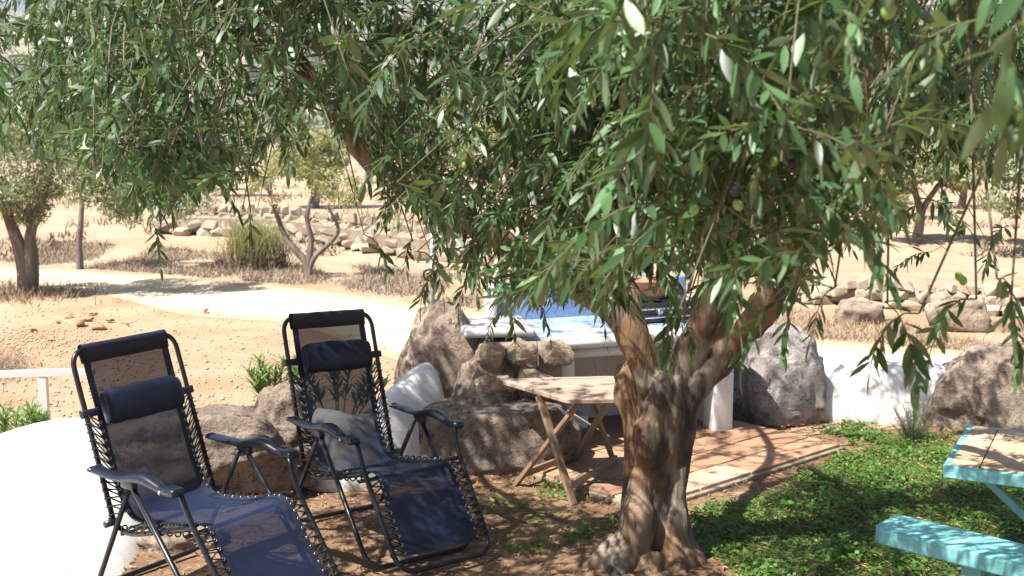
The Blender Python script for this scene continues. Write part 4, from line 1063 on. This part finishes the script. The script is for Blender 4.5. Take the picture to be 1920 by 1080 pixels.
for i, (px, D, h, wd, lab, mt_) in enumerate([(960, 24, 2.6, 1.6, 'pale green orchard tree beyond the track behind the left bough', M_pale), (1130, 22, 2.8, 1.7, 'pale green orchard tree beyond the track behind the main trunk', M_pale),
        (1420, 23, 2.6, 1.5, 'orchard tree beyond the track right of the main fork', M_far), (1720, 21, 2.1, 1.3, 'pale bushy orchard tree beyond the right dry stone wall', M_pale), (1940, 20, 2.4, 1.4, 'orchard tree at the right edge beyond the dry stone wall', M_far),
        (590, 30, 2.0, 1.6, 'pale leafy bush in the dry field above the sapling', M_pale), (420, 36, 2.2, 1.8, 'grey green bush in the dry field above the dry bush', M_far), (500, 75, 4.0, 3.6, 'broad distant tree at the foot of the hillside', M_far), (1650, 26, 2.4, 1.5, 'orchard tree in the field behind the pink boulder wall', M_far), (1800, 30, 2.8, 1.8, 'taller orchard tree in the field on the right', M_pale), (330, 40, 3.0, 2.2, 'grey green tree standing in the dry field on the left', M_far), (690, 46, 3.2, 2.4, 'dark round tree in the dry field behind the sapling', M_far), (820, 33, 2.6, 1.8, 'pale tree in the dry field behind the left bough', M_pale), (540, 60, 3.2, 2.6, 'distant grey green tree below the hillside', M_far),
        (1560, 38, 3.0, 2.2, 'grey green tree in the field right of centre', M_far), (1290, 48, 3.4, 2.6, 'distant tree in the field behind the main fork', M_far), (1840, 50, 3.2, 2.4, 'distant tree in the field at the far right', M_far)]):
    x = (px - 960) / F * D; z = hgt(x, D); k = wd
    bg_tree('orchard_tree', lab, (x, D, z), [([(0, 0, -.1), (.05, 0, h * .25), (-.1 * k, 0, h * .5)], .11, .05), ([(0, 0, .1), (.1, 0, h * .3), (.3 * k, 0, h * .55)], .09, .04)],
            [((-.35 * k, 0, h * .6), (.5 * k, .5 * k, h * .25)), ((.35 * k, 0, h * .62), (.5 * k, .5 * k, h * .24)), ((0, 0, h * .82), (.5 * k, .5 * k, h * .2))], 5200, .10 + .002 * D, mt_, M_bark2, 'trees in the field beyond the track', 20 + i, aspect=.4)

# ------------------------------------------------------------------ dry stone walls
def dry_wall(label, line, hh, n_row, seed, size):
    r = random.Random(seed); c0 = line[0]; root = empty('dry_stone_wall', (c0[0], c0[1], hgt(*c0[:2])), 0, label=label, cat='stone wall', group='dry stone walls beyond the track')
    C_ = catmull([(a, b, 0) for a, b in line], 30); cum = [0]
    for i in range(1, len(C_)): cum.append(cum[-1] + (C_[i] - C_[i - 1]).length)
    tot = cum[-1]; nb = 0; core = MB()
    cp = [C_[i] + Vector((0, .12, hgt(C_[i].x, C_[i].y) + hh * .38)) - root.location for i in range(0, len(C_), 6)]
    core.tube(cp, hh * .42, 6, True, 1.0); core.build('rubble_core', M_mortar, root, False)
    for row in range(n_row):
        s_ = r.uniform(0, size)
        while s_ < tot and nb < 290:
            wd = size * r.uniform(.6, 1.5) * (1.15 - .18 * row); j = next(i for i in range(len(cum)) if cum[i] >= s_); p = C_[j]
            o = link('stone', r.choice(CHD), root); z = hgt(p.x, p.y) + hh * (row + .5) / n_row
            o.location = Vector((p.x + r.uniform(-.03, .03), p.y - .10 + .06 * row + r.uniform(-.05, .05), z)) - root.location
            o.scale = (wd * 1.05, wd * .8, hh / n_row * r.uniform(1.0, 1.5)); o.rotation_euler = (r.uniform(-.3, .3), r.uniform(-.35, .35), r.uniform(-.6, .6)); s_ += wd * .98; nb += 1
dry_wall('long pale dry stone wall beyond the track on the left', [(-7.2, 22.2), (-5.2, 21.6), (-3.0, 20.6), (-1.2, 19.6), (.2, 18.6)], .60, 4, 1, .27)
dry_wall('low dry stone wall with larger boulders beyond the track on the right', [(3.4, 14.6), (4.6, 13.9), (6.0, 13.2), (7.2, 12.6)], .34, 3, 2, .2)
for px, py, s_, lab in [(1800, 618, .62, 'large pink rounded boulder set in the right dry stone wall'), (1610, 606, .5, 'pale boulder at the left end of the right dry stone wall')]:
    p = atz(px, py, 0); tag(boulder('boulder', (p.x, p.y, 0), (s_, s_ * .7, s_ * .62), M_rock, int(px) % 50, 0, sub=4, rough=.2, pw=.65), lab, 'boulder')

# ------------------------------------------------------------------ dry grass, brush, clods
def blades(name, pts, h, wdt, lean, mt, label, cat=None, seed=0, parent=None, per=1):
    r = np.random.default_rng(seed); P = np.repeat(np.array(pts, float), per, 0); n = len(P); P[:, :2] += r.normal(0, .05, (n, 2)) if per > 1 else 0
    H = h * r.uniform(.4, 1.2, n)[:, None]; d = r.normal(0, lean, (n, 3)); d[:, 2] = 1; d /= np.linalg.norm(d, axis=1)[:, None]
    s_ = r.normal(0, 1, (n, 3)); s_[:, 2] = 0; s_ /= np.linalg.norm(s_, axis=1)[:, None]; b2 = r.normal(0, lean * .5, (n, 3)); b2[:, 2] = -.1
    V = np.stack([P - s_ * wdt, P + s_ * wdt, P + d * H * .55 + s_ * wdt * .6, P + d * H * .55 - s_ * wdt * .6, P + (d + b2) * H], 1).reshape(-1, 3); i = np.arange(n)[:, None] * 5
    T = np.concatenate([i + [0, 1, 2], i + [0, 2, 3], i + [3, 2, 4]], 1).reshape(-1, 3)
    o = link(name, tri_mesh(name, V, T, np.repeat(r.random(n), 5)), parent, mt); return tag(o, label, cat, kind='stuff')
def band(n, poly_fn, r): 
    out = []
    while len(out) < n:
        px, py = poly_fn(r); p = atz(px, py, 0)
        if noise.noise(Vector((p.x * .9, p.y * .5, 2))) + .25 * r.random() > -.05: out.append((p.x, p.y, hgt(p.x, p.y)))
    return out
r = random.Random(3)
def f1(r):
    px = r.uniform(-100, 900); t = r.random() ** .8; yb = np.interp(px, [-100, 60, 300, 560, 900], [485, 500, 516, 538, 582]); return px, yb - 2 - t * np.interp(px, [-100, 300, 900], [14, 34, 60])
M_mauve = simple('grey_brush', (.30, .24, .19), (.42, .34, .26), 3, .9, .1)
blades('dry_brush', band(16000, f1, r), .10, .008, .9, M_mauve, 'low grey brown brush on the verge beyond the track', None, 11)
blades('dry_grass', band(7000, f1, r), .16, .006, .5, M_straw, 'dry straw coloured grass along the far edge of the track', None, 1)
def f2(r):
    px = r.uniform(1450, 2000); yb = np.interp(px, [1450, 1920, 2000], [628, 668, 674]); return px, yb - r.random() * 55
blades('dry_grass', band(5000, f2, r), .12, .005, .55, M_straw, 'dry grass below the right dry stone wall', None, 2)
pts = [(p.x, p.y, 0) for p in [atz(r.gauss(40, 60), r.gauss(553, 9)) for _ in range(900)]]
blades('dry_grass', pts, .22, .006, .5, M_brush, 'brown dry grass round the foot of the left olive tree', None, 3)
pts = [(p.x, p.y, .0) for p in [atz(r.gauss(5, 30), r.gauss(690, 16)) for _ in range(1500)]]
blades('dry_grass', pts, .09, .003, .6, M_straw, 'straw tufts on the orange earth at the left edge', None, 4)
p0 = atz(485, 508); root = empty('dry_bush', (p0.x, p0.y, 0), 0, label='brown and green dry bush in front of the left dry stone wall', cat='bush')
pp = [(random.gauss(0, .22), random.gauss(0, .15), 0) for _ in range(1600)]
blades('stalks', pp, .75, .006, .35, M_brush, None, None, 5, root)
pp = [(random.gauss(-.05, .2), random.gauss(0, .15), .25) for _ in range(900)]
blades('green_stalks', pp, .75, .007, .35, M_pale, None, None, 6, root)

M_clod = simple('orange_clod', (.44, .27, .15), (.38, .22, .12), 6, .95, .7, .01)
CC = [rock_chunk(80 + i, 12) for i in range(5)]
for c in CC: c.materials.append(M_clod)
spots = [(388, 588, .10, .7), (150, 612, .22, .35), (165, 602, .18, .3), (185, 618, .2, .3), (130, 596, .15, .35), (205, 605, .12, .3), (175, 592, .14, .3), (110, 606, .12, .3), (330, 625, .06, .6), (95, 640, .1, .3), (60, 622, .12, .4), (240, 612, .08, .5)]
CL = ['large crumbly earth clod at the middle of the clod heap left of the track', 'earth clod just behind the large one in the heap', 'earth clod in front of the large one in the heap', 'flat earth clod at the back left of the heap', 'small earth clod at the right end of the heap', 'small earth clod at the back of the heap nearest the tree shadow', 'small earth clod at the left end of the heap', 'tiny earth clod alone on bare earth halfway between heap and track', 'tiny earth clod lying in front of the heap beside pale gravel', 'flat clod in pale gravel at the far left of the bare earth', 'small clod alone to the right of the heap']
words = ['loose brown stone alone at the near edge of the pale track', 'large crumbly earth clod left of the track, widest of the heap']
for i, (px, py, s_, fl) in enumerate(spots):
    p = atz(px, py); o = link('earth_clod', random.choice(CC)); o.location = (p.x, p.y, .02 + s_ * fl * .2); o.scale = (s_, s_ * .8, s_ * fl); o.rotation_euler = (random.uniform(-.3, .3), random.uniform(-.3, .3), random.uniform(0, 3))
    if i == 0: tag(o, 'loose brown stone alone at the near edge of the pale track', 'stone')
    else: tag(o, CL[i - 1], 'clod', 'earth clods on the bare ground')

gr = np.random.default_rng(31); C8 = [rock_chunk(200 + i, 7) for i in range(1)]
VV = []; TT = []; n0 = 0
OV = np.array([(1, 0, 0), (0, 1, 0), (-1, 0, 0), (0, -1, 0), (0, 0, .8), (0, 0, -.4)], float); OT = np.array([(0, 1, 4), (1, 2, 4), (2, 3, 4), (3, 0, 4), (1, 0, 5), (2, 1, 5), (3, 2, 5), (0, 3, 5)])
for i in range(5200):
    px = gr.uniform(-60, 1000) if i % 4 else gr.normal(60, 90); py = gr.uniform(560, 790) if i % 4 else gr.normal(640, 14)
    p = atz(px, py)
    if p.y < 8.6 and p.x > -2: continue
    sz = .006 + .018 * gr.random() ** 3; a_ = gr.uniform(0, 6.28); c_, s_ = math.cos(a_), math.sin(a_); A = OV * sz * gr.uniform(.6, 1.3, (6, 3)); A = np.stack([A[:, 0] * c_ - A[:, 1] * s_, A[:, 0] * s_ + A[:, 1] * c_, A[:, 2]], 1) + [p.x, p.y, hgt(p.x, p.y) + .004]
    VV.append(A); TT.append(OT + n0); n0 += 6
tag(link('gravel', tri_mesh('gravel', np.concatenate(VV), np.concatenate(TT)), None, simple('pale_gravel', (.42, .30, .20), (.56, .47, .38), 7, .95, .3)), 'pale gravel and crumbs of earth on the bare ground by the track', kind='stuff')
pts = []
while len(pts) < 15000:
    y = 20 + 70 * r.random() ** 1.5; x = r.uniform(-.55, .55) * y
    if noise.noise(Vector((x * .25, y * .25, 6))) + .3 * noise.noise(Vector((x, y, 6))) > .08: pts.append((x, y, hgt(x, y)))
blades('dry_grass', pts, .28, .02, .6, M_straw, 'tufts of dry grass across the field beyond the stone walls', None, 12)
# scrub on the hills
rs = np.random.default_rng(9); cs = []; rd = []
while len(cs) < 1500:
    y = rs.uniform(85, 430); x = rs.uniform(-.55, .55) * y
    if noise.noise(Vector((x * .02, y * .02, 1))) < -.15: continue
    s_ = rs.uniform(.8, 2.2) * (1 + y / 400); cs.append((x, y, hgt(x, y) + s_ * .35)); rd.append((s_, s_, s_ * .7))
V, T, ti = leaf_cloud(cs, rd, 60000, 1.0, 4, .8, .1, .3)
tag(link('hillside_scrub', tri_mesh('hillside_scrub', V, T, ti), None, leaf_mat('scrub', (.085, .11, .05), (.13, .15, .09), trans=.1, rough=.9)), 'grey green scrub dotted over the distant hillside', kind='stuff')

# ------------------------------------------------------------------ plants near the wall
def oleander(base, h, nst, seed, label, spread=.25):
    r = random.Random(seed); root = empty('oleander_shrub', base, 0, label=label, cat='shrub'); st_ = MB(); VV = []; TT = []; TI_ = []; n0 = 0
    for s_ in range(nst):
        a = r.uniform(0, 2 * PI); rad = spread * r.random(); tip = Vector((math.cos(a) * rad * 1.4, math.sin(a) * rad, h * r.uniform(.65, 1))); b0 = Vector((math.cos(a) * rad * .4, math.sin(a) * rad * .4, 0))
        C_ = catmull([b0, b0.lerp(tip, .5) + Vector((0, 0, .03)), tip], 6); st_.tube(C_, .004, 5)
        for k in range(12):
            t = .35 + .65 * k / 11; q = t * (len(C_) - 1); i = min(int(q), len(C_) - 2); o_ = C_[i].lerp(C_[i + 1], q - i)
            for m in range(3):
                th = m * 2.1 + k * .9 + r.uniform(-.3, .3); d = Vector((math.cos(th), math.sin(th), r.uniform(.5, 1.5))).normalized(); nr = (Vector((0, 0, 1)) - d * d.z).normalized(); sd_ = nr.cross(d)
                L_ = r.uniform(.07, .11); wv = L_ * .17
                A = np.array([o_ + d * (x * L_) + sd_ * (y_ * wv) + nr * (z * L_) for x, y_, z in LN]); VV.append(A); TT.append(TN + n0); n0 += len(A); TI_.append(np.full(len(A), r.random() * .85))
    st_.build('stems', M_twig, root)
    o = link('leaves', tri_mesh('leaves', np.concatenate(VV), np.concatenate(TT), np.concatenate(TI_), True), root, M_oleander); o['kind'] = 'stuff'
oleander(at(512, 742, 6.9) - Vector((0, 0, .12)), .34, 12, 1, 'leafy green shrub poking up between the two chairs', .22)
oleander(at(635, 760, 7.1) - Vector((0, 0, .12)), .40, 11, 2, 'leafy shrub behind the middle chair, seen through its mesh', .25)
oleander(at(75, 850, 6.9) - Vector((0, 0, .1)), .40, 7, 3, 'leafy shrub at the foot of the white rail post', .12)
oleander(at(10, 860, 6.6) - Vector((0, 0, .1)), .42, 7, 4, 'leafy shrub at the left edge behind the broad white wall', .16)

p0 = atz(1712, 838); ros = empty('rosemary_bush', (p0.x, p0.y, .02), 0, label='small grey green rosemary bush against the long white wall', cat='bush')
VV = []; TT = []; TI_ = []; n0 = 0; st_ = MB(); r = random.Random(8)
for s_ in range(46):
    a = r.uniform(0, 2 * PI); rad = .13 * r.random() ** .5; h = .25 * r.uniform(.5, 1.05); tip = Vector((math.cos(a) * rad * 1.3, math.sin(a) * rad, h)); b0 = Vector((math.cos(a) * rad * .3, math.sin(a) * rad * .3, 0)); st_.tube([b0, b0.lerp(tip, .5) + Vector((0, 0, .02)), tip], .002, 4)
    for k in range(26):
        t = .15 + .85 * k / 25; o_ = b0.lerp(tip, t); th = k * 2.4; d = Vector((math.cos(th), math.sin(th), 1.1)).normalized(); sd_ = d.orthogonal().normalized(); nr = d.cross(sd_); L_ = .026
        A = np.array([o_ + d * (x * L_) + sd_ * (y_ * .0045) for x, y_, z in LF]); VV.append(A); TT.append(TF + n0); n0 += len(A); TI_.append(np.full(len(A), r.random() * .85))
st_.build('stems', M_twig, ros); o = link('leaves', tri_mesh('leaves', np.concatenate(VV), np.concatenate(TT), np.concatenate(TI_)), ros, M_rosemary); o['kind'] = 'stuff'

# low white rail on the left
rl = empty('metal_rail', (-3.45, 7.7, 0), 0, label='low white metal rail on a square post at the left edge', cat='rail')
MB().box((-.28, 0, .405), (1.5, .045, .05), M=Matrix.Rotation(-.03, 4, 'Y'), bev=.004).build('top_rail', M_galv, rl, False)
MB().box((.10, 0, .19), (.06, .045, .38), bev=.003).build('post', M_galv, rl, False)

# ------------------------------------------------------------------ lawn of small leaves and litter
def lawn_mask(x, y):
    # distance from the patio edge, tree foot and wall keeps bare earth
    k = noise.noise(Vector((x * 1.6, y * 1.6, 4))) * .5 + noise.noise(Vector((x * 5, y * 5, 9))) * .3
    d = Vector((x - PO.x, y - PO.y, 0)); s_ = d.dot(e1); t_ = d.dot(Vector((-e1.y, e1.x, 0)))
    if -.02 < s_ < 2.0 and t_ > -.0: return -1
    edge = -t_ if (-.1 < s_ < 2.2) else .5
    base = .55 if x > .95 else -.12
    base -= .75 * (1 - sm(.06, .38, edge))
    if x < .95: base = -.10 + .35 * (1 - min(1, abs(x - .35) / .55)) * (1 - min(1, abs(y - 5.7) / .9)) - .3 * sm(-.1, -.8, x)
    dt = math.hypot(x - .62, y - 5.0); base -= .9 * (1 - sm(.25, .5, dt))
    if x > 2.9: base -= .3 * sm(7.0, 7.3, y)
    base -= .8 * sm(7.35, 7.75, y)
    return base + k
r = random.Random(21); P = []; Q = []
while len(P) < 78000:
    x = r.uniform(-1.6, 4.0); y = r.uniform(3.9, 7.9)
    if x < .9 and r.random() < .5: continue
    if lawn_mask(x, y) > r.uniform(.0, .25): P.append((x, y))
P = np.array(P); n = len(P); rg = np.random.default_rng(4); hz = np.array([.025 + .03 * max(0, .4 + noise.noise(Vector((a * 4, b * 4, 7)))) for a, b in P])
C_ = np.stack([P[:, 0], P[:, 1], .03 + hz * rg.random(n)], 1); ang = rg.uniform(0, 2 * PI, n); D_ = np.stack([np.cos(ang), np.sin(ang), rg.uniform(-.1, .7, n)], 1); D_ /= np.linalg.norm(D_, axis=1)[:, None]
Nn = rg.normal(0, .45, (n, 3)); Nn[:, 2] += 1; Sx = np.cross(Nn, D_); Sx /= np.linalg.norm(Sx, axis=1)[:, None]; L_ = (.009 + .024 * rg.random(n) ** 2 + .006 * (hz > .04))[:, None]
a = C_; b = C_ + D_ * L_; m_ = (a + b) / 2; V = np.stack([a, m_ + Sx * L_ * .42, b, m_ - Sx * L_ * .42], 1).reshape(-1, 3); i = np.arange(n)[:, None] * 4; T = np.concatenate([i + [0, 1, 2], i + [0, 2, 3]], 1).reshape(-1, 3)
tag(link('ground_cover', tri_mesh('ground_cover', V, T, np.repeat(rg.random(n), 4)), None, M_clover), 'low green clover ground cover spreading round the tree', kind='stuff')
n = 9000; P = []
while len(P) < n:
    x = r.uniform(-2.0, 3.6); y = r.uniform(3.8, 7.7)
    if lawn_mask(x, y) < -.95 and x > .8: continue
    if r.random() < (.5 if lawn_mask(x, y) > .1 else 1): P.append((x, y))
P = np.array(P); C_ = np.stack([P[:, 0], P[:, 1], .034 + .012 * rg.random(n) + np.array([.022 if lawn_mask(a_, b_) > .1 else 0 for a_, b_ in P])], 1); ang = rg.uniform(0, 2 * PI, n); D_ = np.stack([np.cos(ang), np.sin(ang), rg.normal(0, .12, n)], 1)
Nn = rg.normal(0, .35, (n, 3)); Nn[:, 2] += 1; Sx = np.cross(Nn, D_); Sx /= np.linalg.norm(Sx, axis=1)[:, None]; L_ = rg.uniform(.025, .055, n)[:, None]
a = C_; b = C_ + D_ * L_; m_ = (a + b) / 2 + np.array([0, 0, .004]); V = np.stack([a, m_ + Sx * L_ * .1, b, m_ - Sx * L_ * .1], 1).reshape(-1, 3); i = np.arange(n)[:, None] * 4; T = np.concatenate([i + [0, 1, 2], i + [0, 2, 3]], 1).reshape(-1, 3)
tag(link('leaf_litter', tri_mesh('leaf_litter', V, T), None, M_litter), 'fallen dry olive leaves scattered over the brown soil', kind='stuff')

# ------------------------------------------------------------------ air
hz_m = bpy.data.materials.new('air'); hz_m.use_nodes = True; t = hz_m.node_tree; t.nodes.clear()
vo = t.nodes.new('ShaderNodeVolumePrincipled'); vo.inputs['Density'].default_value = .0008; vo.inputs['Color'].default_value = (.86, .90, 1, 1); vo.inputs['Anisotropy'].default_value = .2
ou = t.nodes.new('ShaderNodeOutputMaterial'); t.links.new(vo.outputs[0], ou.inputs['Volume'])
mb = MB(); mb.box((0, 340, 34.5), (1800, 800, 75)); o = mb.build('haze', hz_m, None, False); tag(o, 'thin warm summer haze over the valley', kind='stuff')

P = []
while len(P) < 5200:
    x = random.uniform(-.6, 3.9); y = random.uniform(4.2, 7.8)
    if lawn_mask(x, y) > .0 and noise.noise(Vector((x * 2.2, y * 2.2, 12))) > -.05: P.append((x, y, .03))
blades('lawn_grass', P, .075, .0016, .55, leaf_mat('grass_blade', (.10, .20, .03), (.10, .20, .03), trans=.3, rough=.5), 'short green grass blades growing through the clover', None, 15)
